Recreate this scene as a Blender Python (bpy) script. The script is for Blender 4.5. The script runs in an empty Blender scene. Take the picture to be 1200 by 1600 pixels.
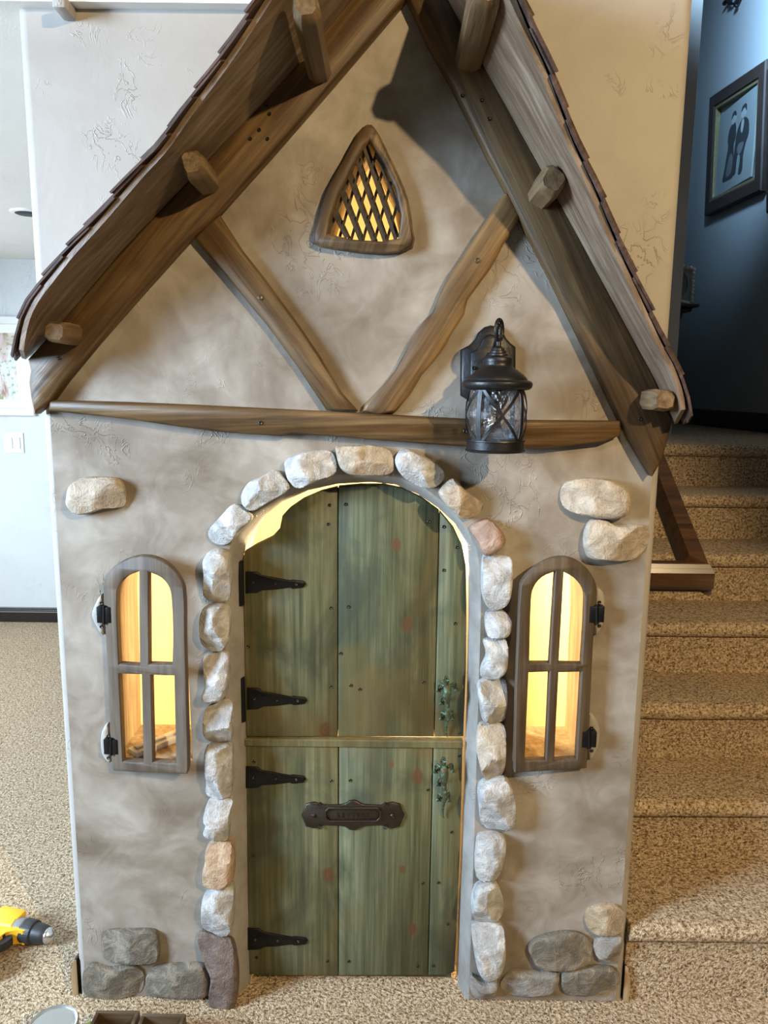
import bpy, bmesh, math, random
from mathutils import Vector, Matrix, noise
from mathutils.geometry import tessellate_polygon

random.seed(7)
R = math.radians
SC = bpy.context.scene
COL = SC.collection

# ------------------------------------------------------------------ camera
CAM_H, CAM_D, FPX = 1.60, 1.735, 1155.0
PITCH, ROLL = R(9.35), R(0.63)
f_ = Vector((0, math.cos(PITCH), -math.sin(PITCH)))
r0 = Vector((1, 0, 0)); u0 = Vector((0, math.sin(PITCH), math.cos(PITCH)))
r_ = r0 * math.cos(ROLL) + u0 * math.sin(ROLL)
u_ = u0 * math.cos(ROLL) - r0 * math.sin(ROLL)
CC = Vector((0, -CAM_D, CAM_H))
cam_data = bpy.data.cameras.new('camera'); cam = bpy.data.objects.new('camera', cam_data)
COL.objects.link(cam); SC.camera = cam
cam_data.sensor_width = 36; cam_data.lens = FPX * 36 / 1600; cam_data.clip_start = 0.02
M_ = Matrix((r_, u_, -f_)).transposed().to_4x4(); M_.translation = CC
cam.matrix_world = M_

# ------------------------------------------------------------------ world, lights, exposure
SC.view_settings.view_transform = 'Standard'
SC.view_settings.look = 'None'
SC.view_settings.gamma = 1.0
SC.view_settings.use_curve_mapping = False
SC.view_settings.exposure = -0.10
w = bpy.data.worlds.new('world'); SC.world = w; w.use_nodes = True
w.node_tree.nodes['Background'].inputs[0].default_value = (1.0, 0.93, 0.85, 1)
w.node_tree.nodes['Background'].inputs[1].default_value = 0.04

def light(name, kind, loc, power, color, target=None, **kw):
    d = bpy.data.lights.new(name, kind); d.energy = power; d.color = color
    for k, v in kw.items(): setattr(d, k, v)
    o = bpy.data.objects.new(name, d); COL.objects.link(o); o.location = loc
    if target is not None:
        o.rotation_euler = (Vector(target) - Vector(loc)).to_track_quat('-Z', 'Y').to_euler()
    return o

COOL = (0.56, 0.76, 1.0); WARM = (1.0, 0.72, 0.38)
# daylight through the two windows of the left wall
light('daylight_near', 'AREA', (-3.40, -1.80, 2.10), 275, COOL, (-0.2, -0.2, 1.1), spread=R(140), shape='RECTANGLE', size=1.0, size_y=1.3)
light('daylight_far', 'AREA', (-3.40, 1.55, 1.45), 85, (0.76, 0.88, 1.0), (-1.4, 1.4, 0.3), shape='RECTANGLE', size=1.5, size_y=1.5)
# warm room lights: one beyond the camera to the right, one recessed above the doorway
light('room_lamp', 'SPOT', (1.68, -2.90, 3.05), 505, (1.0, 0.74, 0.40), (-0.02, 0.0, 1.12), spot_size=R(57), spot_blend=0.42, shadow_soft_size=0.04)
light('downlight_middle', 'SPOT', (0.15, -1.15, 2.36), 26, WARM, (0.15, -0.75, 0.6), spot_size=R(112), spot_blend=0.7, shadow_soft_size=0.04)
# skylight high in the stairwell
light('stairwell_daylight', 'SPOT', (1.10, 1.55, 4.35), 1500, (0.36, 0.64, 1.0), (2.27, 3.05, 3.85), spot_size=R(66), spot_blend=1.0, shadow_soft_size=0.25)

# ------------------------------------------------------------------ unprojection of pixels of the 1200x1600 frame onto real planes
def ray(px, py): return f_ + r_ * ((px - 600) / FPX) - u_ * ((py - 800) / FPX)
def P(px, py, Y=0.0, b=0.0):                      # plane  y = Y + b*x
    d = ray(px, py); t = (Y + CAM_D) / (d.y - b * d.x); return CC + d * t
def PX(px, py, X):
    d = ray(px, py); return CC + d * (X / d.x)
def PZ(px, py, Z):
    d = ray(px, py); return CC + d * ((Z - CAM_H) / d.z)
def XZ(pts, Y=0.0): return [(p.x, p.z) for p in (P(a, b, Y) for a, b in pts)]

# ------------------------------------------------------------------ materials
def new_mat(name):
    m = bpy.data.materials.new(name); m.use_nodes = True
    nt = m.node_tree; b = nt.nodes['Principled BSDF']
    return m, nt, b
class NT:
    def __init__(s, nt): s.nt = nt
    def n(s, t, ins=None, **props):
        nd = s.nt.nodes.new(t)
        for k, v in props.items(): setattr(nd, k, v)
        for k, v in (ins or {}).items():
            if isinstance(v, bpy.types.NodeSocket): s.nt.links.new(v, nd.inputs[k])
            else: nd.inputs[k].default_value = v
        return nd
    def ramp(s, fac, stops):
        nd = s.nt.nodes.new('ShaderNodeValToRGB'); s.nt.links.new(fac, nd.inputs[0])
        el = nd.color_ramp.elements
        while len(el) < len(stops): el.new(0.5)
        for e, (p, c) in zip(el, stops): e.position = p; e.color = (*c, 1) if len(c) == 3 else c
        return nd.outputs[0]
    def math(s, op, a, b=0.0, c=0.0, clamp=False):
        nd = s.n('ShaderNodeMath', {0: a, 1: b, 2: c}, operation=op); nd.use_clamp = clamp; return nd.outputs[0]
    def mix(s, fac, a, b, blend='MIX'):
        nd = s.nt.nodes.new('ShaderNodeMix'); nd.data_type = 'RGBA'; nd.blend_type = blend
        for i, v in ((0, fac), (6, a), (7, b)):
            if isinstance(v, bpy.types.NodeSocket): s.nt.links.new(v, nd.inputs[i])
            else: nd.inputs[i].default_value = (*v, 1) if isinstance(v, tuple) and len(v) == 3 else v
        return nd.outputs[2]
    def noise(s, vec, scale, detail=3, rough=0.55, dist=0.0):
        return s.n('ShaderNodeTexNoise', {'Vector': vec, 'Scale': scale, 'Detail': detail, 'Roughness': rough, 'Distortion': dist}).outputs[0]
    def mapping(s, vec, rot=(0, 0, 0), scale=(1, 1, 1), loc=(0, 0, 0)):
        return s.n('ShaderNodeMapping', {'Vector': vec, 'Rotation': rot, 'Scale': scale, 'Location': loc}).outputs[0]
    def obj(s): return s.n('ShaderNodeTexCoord').outputs['Object']
    def bump(s, h, strength, dist, normal=None):
        ins = {'Height': h, 'Strength': strength, 'Distance': dist}
        if normal is not None: ins['Normal'] = normal
        return s.n('ShaderNodeBump', ins).outputs[0]
    def link(s, a, b): s.nt.links.new(a, b)

def plain(name, col, rough=0.6, metal=0.0, bump=0.0, bscale=200.0, var=0.0):
    m, nt, b = new_mat(name); T = NT(nt)
    b.inputs['Roughness'].default_value = rough; b.inputs['Metallic'].default_value = metal
    o = T.obj(); nz = T.noise(o, bscale, 3)
    lo = tuple(c * (1 - var) for c in col); hi = tuple(min(1, c * (1 + var)) for c in col)
    T.link(T.mix(T.noise(o, bscale * 0.2, 3), lo, hi), b.inputs['Base Color'])
    if bump: T.link(T.bump(nz, bump, 0.002), b.inputs['Normal'])
    return m

def wood(name, dark, mid, light_, angle=0.0, rough=0.55, mott=0.5, bump=0.35, depth=None, spec=0.4):
    """grain along a line in the XZ plane at `angle` degrees from X ('depth': along Y)"""
    m, nt, b = new_mat(name); T = NT(nt)
    b.inputs['Roughness'].default_value = rough; b.inputs['Specular IOR Level'].default_value = spec
    v = T.mapping(T.obj(), rot=(0, R(angle), 0) if depth is None else (0, 0, R(90)), loc=(0.3, 0.1, 0.2))
    v1 = T.mapping(v, scale=(3.0, 70, 70)); v2 = T.mapping(v, scale=(1.2, 14, 14)); v3 = T.mapping(v, scale=(5, 9, 9))
    g1 = T.noise(v1, 1.0, 5, 0.6, 0.4); g2 = T.noise(v2, 1.0, 4, 0.55, 1.6); g3 = T.noise(v3, 1.0, 3)
    g = T.math('ADD', T.math('MULTIPLY', g1, 0.55), T.math('MULTIPLY', g2, 0.45))
    c = T.ramp(g, [(0.36, dark), (0.5, mid), (0.64, light_)])
    c = T.mix(T.math('MULTIPLY', T.ramp(g3, [(0.42, (0, 0, 0)), (0.62, (1, 1, 1))]), mott), c, dark)
    T.link(c, b.inputs['Base Color'])
    T.link(T.bump(g1, bump, 0.004), b.inputs['Normal'])
    return m

def plaster(name, cols, ridge=0.5, scale=2.2, rough=0.62, seed=0.0):
    m, nt, b = new_mat(name); T = NT(nt); o = T.mapping(T.obj(), loc=(seed, seed * 0.7, seed * 1.3))
    b.inputs['Roughness'].default_value = rough
    n1 = T.noise(o, scale, 4, 0.6, 0.6); n2 = T.noise(o, scale * 3.1, 5, 0.6, 0.8)
    g = T.math('ADD', T.math('MULTIPLY', n1, 0.62), T.math('MULTIPLY', n2, 0.38))
    k = len(cols); c = T.ramp(g, [(0.37 + 0.28 * i / max(1, k - 1), cols[i]) for i in range(k)])
    T.link(c, b.inputs['Base Color'])
    # trowel ridges: thin contour squiggles gathered in patches
    q = T.noise(T.mapping(o, scale=(1.0, 1.0, 0.75)), 24, 3, 0.6, 0.9)
    line = T.math('SUBTRACT', 1.0, T.math('MULTIPLY', T.math('ABSOLUTE', T.math('SUBTRACT', q, 0.5)), 46), clamp=True)
    line = T.math('SMOOTH_MIN', line, 0.8, 0.2)
    msk = T.ramp(T.noise(o, 4.6, 3, 0.55, 0.3), [(0.57, (0, 0, 0)), (0.66, (1, 1, 1))])
    rid = T.math('MULTIPLY', line, msk)
    fine = T.noise(o, 60, 3)
    h = T.math('ADD', T.math('MULTIPLY', rid, ridge), T.math('ADD', T.math('MULTIPLY', n2, 0.5), T.math('MULTIPLY', fine, 0.05)))
    T.link(T.bump(h, 0.75, 0.0045), b.inputs['Normal'])
    return m

def stone_mat(name, base, hi, bump=0.9):
    m, nt, b = new_mat(name); T = NT(nt); o = T.obj()
    b.inputs['Roughness'].default_value = 0.68
    n1 = T.noise(o, 26, 5, 0.65, 0.6); n2 = T.noise(o, 210, 4, 0.65)
    c = T.ramp(n1, [(0.36, tuple(x * 0.72 for x in base)), (0.5, base), (0.64, hi)])
    T.link(c, b.inputs['Base Color'])
    h = T.math('ADD', T.math('MULTIPLY', n1, 1.0), T.math('MULTIPLY', n2, 0.30))
    T.link(T.bump(h, bump, 0.009), b.inputs['Normal'])
    return m

def carpet(name):
    m, nt, b = new_mat(name); T = NT(nt); o = T.obj()
    b.inputs['Roughness'].default_value = 1.0; b.inputs['Specular IOR Level'].default_value = 0.04
    n1 = T.noise(o, 125, 2, 0.6, 0.6); n2 = T.noise(o, 300, 2); n3 = T.noise(o, 5, 3)
    g = T.math('ADD', T.math('MULTIPLY', n1, 0.7), T.math('MULTIPLY', n2, 0.3))
    c = T.ramp(g, [(0.35, (0.055, 0.033, 0.018)), (0.44, (0.31, 0.212, 0.122)), (0.53, (0.60, 0.46, 0.30)), (0.63, (0.80, 0.66, 0.48))])
    c = T.mix(T.math('MULTIPLY', n3, 0.35), c, (0.30, 0.22, 0.15))
    T.link(c, b.inputs['Base Color'])
    T.link(T.bump(g, 1.0, 0.012), b.inputs['Normal'])
    return m

def stain_green(name):
    m, nt, b = new_mat(name); T = NT(nt); o = T.obj()
    b.inputs['Roughness'].default_value = 0.5; b.inputs['Specular IOR Level'].default_value = 0.35
    g1 = T.noise(T.mapping(o, scale=(85, 85, 2.6)), 1, 5, 0.62, 0.3)
    g2 = T.noise(T.mapping(o, scale=(13, 13, 0.9)), 1, 4, 0.5, 1.2)
    mo = T.noise(T.mapping(o, scale=(5, 5, 3.2), loc=(0.7, 0, 0.35)), 1, 4, 0.6, 0.9)
    warm = T.noise(T.mapping(o, scale=(3.2, 3, 2.2), loc=(2.2, 0, 1.1)), 1, 3, 0.6, 0.7)
    g = T.math('ADD', T.math('MULTIPLY', g1, 0.5), T.math('MULTIPLY', g2, 0.5))
    c = T.ramp(g, [(0.36, (0.040, 0.044, 0.021)), (0.5, (0.094, 0.099, 0.050)), (0.64, (0.178, 0.178, 0.100))])
    c = T.mix(T.math('MULTIPLY', T.ramp(mo, [(0.46, (0, 0, 0)), (0.62, (1, 1, 1))]), 0.75), c, (0.040, 0.046, 0.028))
    c = T.mix(T.math('MULTIPLY', T.ramp(warm, [(0.48, (0, 0, 0)), (0.64, (1, 1, 1))]), 0.62), c, (0.140, 0.098, 0.032))
    # knots: reddish ovals at their places on the boards
    for (kx, ky, rr) in KNOTS:
        p = P(kx, ky, 0.05)
        d = T.n('ShaderNodeVectorMath', {0: T.mapping(o, scale=(1.25, 0.0, 0.85)), 1: (p.x * 1.25, 0, p.z * 0.85)}, operation='DISTANCE').outputs['Value']
        d = T.math('ADD', d, T.math('MULTIPLY', T.math('SUBTRACT', g1, 0.5), 0.004))
        f = T.math('SUBTRACT', 1.0, T.math('MULTIPLY', T.math('SUBTRACT', d, rr * 0.85), 1 / (rr * 0.2)), clamp=True)
        ring = T.math('ADD', 0.74, T.math('MULTIPLY', T.math('SINE', T.math('MULTIPLY', d, 6.3 / (rr * 0.45))), 0.2))
        c = T.mix(T.math('MULTIPLY', f, ring), c, (0.115, 0.050, 0.024))
    T.link(c, b.inputs['Base Color'])
    T.link(T.bump(g1, 0.3, 0.003), b.inputs['Normal'])
    return m
KNOTS = [(619, 850, 0.015), (637, 975, 0.018), (652, 1212, 0.020), (611, 1193, 0.009), (629, 1357, 0.011), (644, 1449, 0.016), (513, 1366, 0.020), (508, 1140, 0.020)]

MAT = {}
MAT['wall'] = plaster('wall_paint', [(0.33, 0.298, 0.262), (0.365, 0.333, 0.298), (0.39, 0.36, 0.325)], ridge=0.55, seed=0.0)
MAT['facade'] = plaster('facade_plaster', [(0.152, 0.118, 0.083), (0.216, 0.178, 0.138), (0.293, 0.256, 0.212), (0.378, 0.342, 0.290)], ridge=0.5, scale=2.8, seed=3.1)
MAT['jamb'] = plaster('jamb_plaster', [(0.20, 0.175, 0.15), (0.27, 0.245, 0.215), (0.33, 0.305, 0.275)], ridge=0.4, scale=5, seed=5.0)
MAT['farwall'] = plaster('far_wall_paint', [(0.60, 0.62, 0.62), (0.64, 0.66, 0.66)], ridge=0.3, seed=8)
MAT['ceiling'] = plaster('ceiling_paint', [(0.76, 0.74, 0.70), (0.80, 0.78, 0.74)], ridge=0.5, seed=9)
MAT['stairwall'] = plain('stairwell_paint', (0.33, 0.335, 0.33), 0.7, bump=0.1)
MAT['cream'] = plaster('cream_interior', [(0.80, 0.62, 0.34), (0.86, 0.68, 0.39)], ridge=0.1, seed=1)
MAT['jambwood'] = wood('pale_rough_jamb', (0.24, 0.16, 0.08), (0.42, 0.30, 0.165), (0.56, 0.43, 0.27), 90, 0.8, 0.4)
MAT['carpet'] = carpet('carpet_pile')
MAT['door'] = stain_green('green_stained_pine')
MAT['black'] = plain('black_iron', (0.010, 0.010, 0.011), 0.45, 0.6, 0.3, 300)
MAT['lantern'] = plain('lantern_black', (0.010, 0.0095, 0.010), 0.42, 0.3, 0.25, 160)
MAT['bronze'] = plain('dark_bronze', (0.055, 0.043, 0.033), 0.38, 0.75, 0.3, 400, 0.3)
MAT['screw'] = plain('dark_screw', (0.03, 0.026, 0.02), 0.4, 0.7)
MAT['brass'] = plain('brass_screw', (0.10, 0.065, 0.03), 0.5, 0.6)
MAT['darktrim'] = plain('dark_stained_trim', (0.018, 0.013, 0.011), 0.35, 0.0, 0.1, 50, 0.3)
MAT['white'] = plain('white_plastic', (0.80, 0.80, 0.78), 0.4)
MAT['shingle'] = wood('brown_red_shingle', (0.03, 0.016, 0.011), (0.075, 0.040, 0.028), (0.14, 0.082, 0.058), 50, 0.7, 0.5)
MAT['roofboard'] = wood('weathered_roof_board', (0.12, 0.085, 0.058), (0.21, 0.155, 0.11), (0.30, 0.24, 0.185), 0, 0.42, 0.45, 0.25, spec=0.55)
MAT['shutter'] = wood('grey_brown_shutter', (0.056, 0.040, 0.027), (0.10, 0.073, 0.050), (0.155, 0.117, 0.083), 90, 0.6, 0.4, 0.25)
MAT['ventwood'] = wood('dark_vent_wood', (0.035, 0.021, 0.010), (0.095, 0.060, 0.030), (0.19, 0.127, 0.066), 70, 0.5, 0.4)
MAT['lattice'] = wood('dark_lattice', (0.02, 0.015, 0.01), (0.05, 0.037, 0.025), (0.085, 0.065, 0.045), 60, 0.5, 0.4)
MAT['rail'] = wood('brown_handrail', (0.026, 0.013, 0.006), (0.060, 0.030, 0.012), (0.10, 0.052, 0.022), 0, 0.28, 0.3, 0.1)
MAT['boxwood'] = wood('walnut_box', (0.05, 0.030, 0.015), (0.10, 0.062, 0.033), (0.15, 0.10, 0.06), 0, 0.5, 0.3)
MAT['blockend'] = wood('cut_end_wood', (0.20, 0.13, 0.06), (0.33, 0.22, 0.11), (0.42, 0.30, 0.17), 90, 0.6, 0.2)
def timber_mat(nm, ang, k=1.0):
    return wood(nm, (0.064 * k, 0.034 * k, 0.012 * k), (0.162 * k, 0.091 * k, 0.034 * k), (0.295 * k, 0.182 * k, 0.078 * k), ang, 0.48, 0.5, 0.4)

# ------------------------------------------------------------------ mesh helpers
def finish(bm, name, mat, parent=None, smooth=False, sharp=None):
    bmesh.ops.recalc_face_normals(bm, faces=bm.faces)
    me = bpy.data.meshes.new(name); bm.to_mesh(me); bm.free()
    for p in me.polygons: p.use_smooth = smooth
    if smooth and sharp: me.set_sharp_from_angle(angle=R(sharp))
    o = bpy.data.objects.new(name, me); COL.objects.link(o)
    if mat is not None: me.materials.append(MAT[mat] if isinstance(mat, str) else mat)
    if parent is not None: o.parent = parent
    return o
def tag(o, label=None, cat=None, group=None, kind=None):
    if label: o['label'] = label
    if cat: o['category'] = cat
    if group: o['group'] = group
    if kind: o['kind'] = kind
    return o
def empty(name, label=None, cat=None, group=None, kind=None):
    o = bpy.data.objects.new(name, None); COL.objects.link(o); o.empty_display_size = 0.05
    return tag(o, label, cat, group, kind)
def box(bm, x0, x1, y0, y1, z0, z1, mtx=None):
    vs = [bm.verts.new(Vector((x, y, z)) if mtx is None else mtx @ Vector((x, y, z))) for x in (x0, x1) for y in (y0, y1) for z in (z0, z1)]
    for q in ((0, 1, 3, 2), (4, 6, 7, 5), (0, 4, 5, 1), (2, 3, 7, 6), (0, 2, 6, 4), (1, 5, 7, 3)):
        bm.faces.new([vs[i] for i in q])
def box_obj(name, mat, a, parent=None, bevel=0.0, seg=2, mtx=None):
    bm = bmesh.new(); box(bm, *a, mtx=mtx)
    if bevel: bmesh.ops.bevel(bm, geom=bm.edges[:], offset=bevel, segments=seg, profile=0.5, affect='EDGES')
    return finish(bm, name, mat, parent, smooth=bool(bevel), sharp=40)
def area2(p): return sum(p[i][0] * p[(i + 1) % len(p)][1] - p[(i + 1) % len(p)][0] * p[i][1] for i in range(len(p)))
def offset(poly, d):
    """move every corner inward by d (poly any winding)"""
    s = 1 if area2(poly) > 0 else -1; n = len(poly); out = []
    for i in range(n):
        a = Vector(poly[i - 1]); p = Vector(poly[i]); c = Vector(poly[(i + 1) % n])
        e1 = (p - a).normalized(); e2 = (c - p).normalized()
        n1 = Vector((-e1.y, e1.x)) * s; n2 = Vector((-e2.y, e2.x)) * s
        m = n1 + n2
        if m.length < 1e-6: m = n1
        m.normalize(); k = max(0.45, m.dot(n1))
        q = p + m * (d / k); out.append((q.x, q.y))
    return out
def smooth_loop(pts, n=2, closed=True):
    """Catmull-Rom resample: n sub-steps per segment"""
    m = len(pts); out = []
    rng = range(m) if closed else range(m - 1)
    for i in rng:
        p0, p1, p2, p3 = (pts[(i + j) % m] if closed else pts[min(max(i + j, 0), m - 1)] for j in (-1, 0, 1, 2))
        for s in range(n):
            t = s / n
            out.append(tuple(0.5 * (2 * p1[k] + (p2[k] - p0[k]) * t + (2 * p0[k] - 5 * p1[k] + 4 * p2[k] - p3[k]) * t * t + (3 * p1[k] - p0[k] - 3 * p2[k] + p3[k]) * t ** 3) for k in range(len(p1))))
    if not closed: out.append(tuple(pts[-1]))
    return out
def soft_loop(pts, n=3, lim=40):
    """like smooth_loop but keeps real corners"""
    m = len(pts); V = [Vector(p) for p in pts]; out = []
    sharp = [(V[i] - V[i - 1]).angle(V[(i + 1) % m] - V[i], 0) > R(lim) for i in range(m)]
    for i in range(m):
        p1, p2 = V[i], V[(i + 1) % m]; p0 = p1 * 2 - p2 if sharp[i] else V[i - 1]; p3 = p2 * 2 - p1 if sharp[(i + 1) % m] else V[(i + 2) % m]
        L = (p2 - p1).length
        t1 = (p2 - p0).normalized() * L * (1 if not sharp[i] else 1); t2 = (p3 - p1).normalized() * L
        for s in range(n):
            t = s / n; q = p1 * (2 * t**3 - 3 * t**2 + 1) + t1 * (t**3 - 2 * t**2 + t) + p2 * (-2 * t**3 + 3 * t**2) + t2 * (t**3 - t**2)
            out.append((q.x, q.y))
    return out
def fill(bm, rings):
    """cap loops of bm verts (first outer, then holes)"""
    tris = tessellate_polygon([[v.co.copy() for v in r] for r in rings]); flat = [v for r in rings for v in r]
    for t in tris:
        try: bm.faces.new([flat[i] for i in t])
        except ValueError: pass
def bridge(bm, a, b):
    n = len(a)
    for i in range(n):
        j = (i + 1) % n
        try: bm.faces.new((a[i], a[j], b[j], b[i]))
        except ValueError: pass
def prism(bm, loops, y0, y1, bev=0.0, fn=None):
    """extrude XZ loops (outer + holes) from front y0 to back y1, front edge chamfered by bev; fn maps (x,y,z)->co"""
    g = fn or (lambda x, y, z: (x, y, z))
    fr, ms, bk = [], [], []
    for k, lp in enumerate(loops):
        ins = offset(lp, bev if k == 0 else -bev) if bev else lp
        fr.append([bm.verts.new(g(x, y0, z)) for x, z in ins])
        if bev:
            ms.append([bm.verts.new(g(x, y0 + bev, z)) for x, z in lp])
        bk.append([bm.verts.new(g(x, y1, z)) for x, z in lp])
    fill(bm, fr); fill(bm, bk)
    for k in range(len(loops)):
        if bev: bridge(bm, fr[k], ms[k]); bridge(bm, ms[k], bk[k])
        else: bridge(bm, fr[k], bk[k])
def prism_obj(name, mat, loops, y0, y1, bev=0.0, parent=None, fn=None):
    bm = bmesh.new(); prism(bm, loops, y0, y1, bev, fn)
    return finish(bm, name, mat, parent, smooth=bool(bev), sharp=50)
def lathe(bm, prof, c, seg=32, axis='Z', mtx=None):
    """prof: list of (r, h) ; revolve about axis through c"""
    rings = []
    for r, h in prof:
        ring = []
        for i in range(seg):
            a = 2 * math.pi * i / seg
            v = Vector((r * math.cos(a), r * math.sin(a), h))
            if mtx is not None: v = mtx @ v
            ring.append(bm.verts.new(Vector(c) + v))
        rings.append(ring)
    for a, b in zip(rings, rings[1:]): bridge(bm, a, b)
    if prof[0][0] > 1e-5: bm.faces.new(rings[0])
    if prof[-1][0] > 1e-5: bm.faces.new(rings[-1])
def lathe_obj(name, mat, prof, c, parent=None, seg=32, mtx=None, sharp=35):
    bm = bmesh.new(); lathe(bm, prof, c, seg, mtx=mtx)
    bmesh.ops.remove_doubles(bm, verts=bm.verts, dist=1e-6)
    return finish(bm, name, mat, parent, smooth=True, sharp=sharp)
def tube(bm, path, rad, seg=8, closed=False, squash=None):
    pts = [Vector(p) for p in path]; n = len(pts); rings = []
    up = Vector((0.13, 0.31, 0.94)).normalized()
    for i, p in enumerate(pts):
        a = pts[i - 1] if (i > 0 or closed) else p; c = pts[(i + 1) % n] if (i < n - 1 or closed) else p
        t = (c - a).normalized(); s = t.cross(up)
        if s.length < 1e-3: s = t.cross(Vector((1, 0, 0)))
        s.normalize(); q = s.cross(t).normalized(); r = rad[i] if isinstance(rad, (list, tuple)) else rad
        rings.append([bm.verts.new(p + (s * math.cos(2 * math.pi * k / seg) + q * math.sin(2 * math.pi * k / seg)) * r) for k in range(seg)])
    for a, b in zip(rings, rings[1:]): bridge(bm, a, b)
    if closed: bridge(bm, rings[-1], rings[0])
    else: bm.faces.new(rings[0]); bm.faces.new(rings[-1])
def tube_obj(name, mat, path, rad, parent=None, seg=8, closed=False):
    bm = bmesh.new(); tube(bm, path, rad, seg, closed); return finish(bm, name, mat, parent, True, 50)

# ================================================================== SETTING
XL = P(72, 760, 0).x; XR = P(1031, 760, 0).x           # the two ends of the facade wall
ZC = P(60, 13, 0).z                                    # ceiling height
WT = 0.19                                              # wall thickness

# ---- openings of the facade wall
A_DOOR = [(357, 1600), (357, 1400), (355, 1200), (352, 1000), (352, 900), (357, 862), (370, 828), (395, 796), (430, 769), (475, 751), (525, 742), (580, 740), (625, 746), (665, 763), (700, 790), (728, 822), (744, 855), (750, 890), (751, 960), (748, 1060), (745, 1160), (741, 1300), (737, 1420), (734, 1600)]
B_DOOR = [(391, 1600), (388, 1400), (386, 1200), (382, 1000), (379, 900), (379, 868), (388, 838), (411, 808), (442, 784), (482, 766), (527, 756), (580, 753), (618, 757), (653, 772), (684, 793), (711, 818), (728, 848), (733, 886), (733, 960), (731, 1060), (728, 1160), (724, 1300), (719, 1420), (713, 1600)]
def to_floor(l):
    l = list(l); l[0] = (l[1][0], 0.0); l[-1] = (l[-2][0], 0.0); return l
A2 = to_floor(XZ(A_DOOR, 0.0)); B2 = to_floor(XZ(B_DOOR, 0.05))
WIN_L = [(180, 1187), (176, 1060), (172, 960), (174, 918), (188, 893), (210, 881), (232, 880), (258, 890), (280, 912), (290, 945), (295, 1040), (302, 1187)]
WIN_R = [(812, 1190), (818, 1040), (822, 940), (832, 905), (856, 885), (880, 880), (902, 888), (918, 910), (924, 945), (920, 1040), (913, 1190)]
WL2 = soft_loop(XZ(WIN_L), 2); WR2 = soft_loop(XZ(WIN_R), 2)
VENT_IN = [(577, 216), (599, 252), (619, 294), (628, 336), (624, 374), (596, 379), (552, 376), (510, 367), (514, 345), (529, 301), (547, 264), (566, 229)]
V2 = XZ(VENT_IN)
RB = 0.022                                             # bullnose radius of the wall ends

outer = [(XL + RB, 0.0)] + A2 + [(XR - RB, 0.0), (XR - RB, ZC + 0.6), (XL + RB, ZC + 0.6)]
wall = prism_obj('wall_back', 'wall', [outer, WL2, WR2, V2], 0.0, WT)
tag(wall, 'textured greige plaster wall above and beside the gable roof', 'wall', kind='structure')

def bullnose(name, x, s):
    bm = bmesh.new(); cx = x + s * RB; prof = []
    for i in range(9):
        a = math.pi / 2 * i / 8
        prof.append((cx - s * RB * math.sin(a), RB - RB * math.cos(a)))
    prof += [(x, 1.3), (x + s * 0.09, 1.3), (x + s * 0.09, WT), (cx, WT)]
    lo = [bm.verts.new((a, b, 0)) for a, b in prof]; hi = [bm.verts.new((a, b, ZC + (0.0 if s > 0 else 0.6))) for a, b in prof]
    bridge(bm, lo, hi); fill(bm, [lo]); fill(bm, [hi])
    return finish(bm, name, 'wall', None, True, 35)
tag(bullnose('wall_left', XL, 1), 'rounded left end of the plaster wall catching the daylight', 'wall', kind='structure')
tag(bullnose('wall_right', XR, -1), 'rounded right end of the plaster wall beside the stairs', 'wall', kind='structure')

# ---- the painted plaster skin of the cottage front
zl = P(60, 640, 0).z; zr = P(1036, 700, 0).z
g_l = XZ([(88, 585), (297, 340), (450, 170), (590, 20), (610, 0)]); g_r = XZ([(670, 0), (690, 20), (790, 220), (900, 440), (1020, 650)])
outer_f = [(XL + RB, 0.004)] + [(x, max(z, 0.004)) for x, z in A2] + [(XR - RB, 0.004), (XR - RB, zr), ] + g_r[::-1] + g_l[::-1] + [(XL + RB, zl)]
facade = prism_obj('wall_front', 'facade', [outer_f, WL2, WR2, V2], -0.005, 0.0)
tag(facade, 'mottled grey-brown trowelled plaster front of the little cottage', 'wall', kind='structure')

# rounded plaster reveal round the door
bm = bmesh.new(); rows = []
for k in range(7):
    t = k / 6; s = t
    rows.append([bm.verts.new((a[0] + (b[0] - a[0]) * s, -0.005 + 0.055 * (1 - math.cos(t * math.pi / 2)), a[1] + (b[1] - a[1]) * s)) for a, b in zip(A2, B2)])
rows.append([bm.verts.new((b[0], WT, b[1])) for b in B2])
for a, b in zip(rows, rows[1:]):
    for i in range(len(a) - 1): bm.faces.new((a[i], a[i + 1], b[i + 1], b[i]))
finish(bm, 'door_reveal', 'jamb', facade, True, 60)
# plaster-and-wood lining of the two window openings and of the vent
for nm, lp in (('window_lining', WL2), ('window_lining', WR2), ('vent_lining', V2)):
    bm = bmesh.new(); inn = offset(lp, 0.003)
    a = [bm.verts.new((x, -0.004, z)) for x, z in lp]; b = [bm.verts.new((x, 0.004, z)) for x, z in inn]; c = [bm.verts.new((x, WT + 0.002, z)) for x, z in inn]
    bridge(bm, a, b); bridge(bm, b, c)
    finish(bm, nm, 'jambwood', facade, False)

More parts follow.
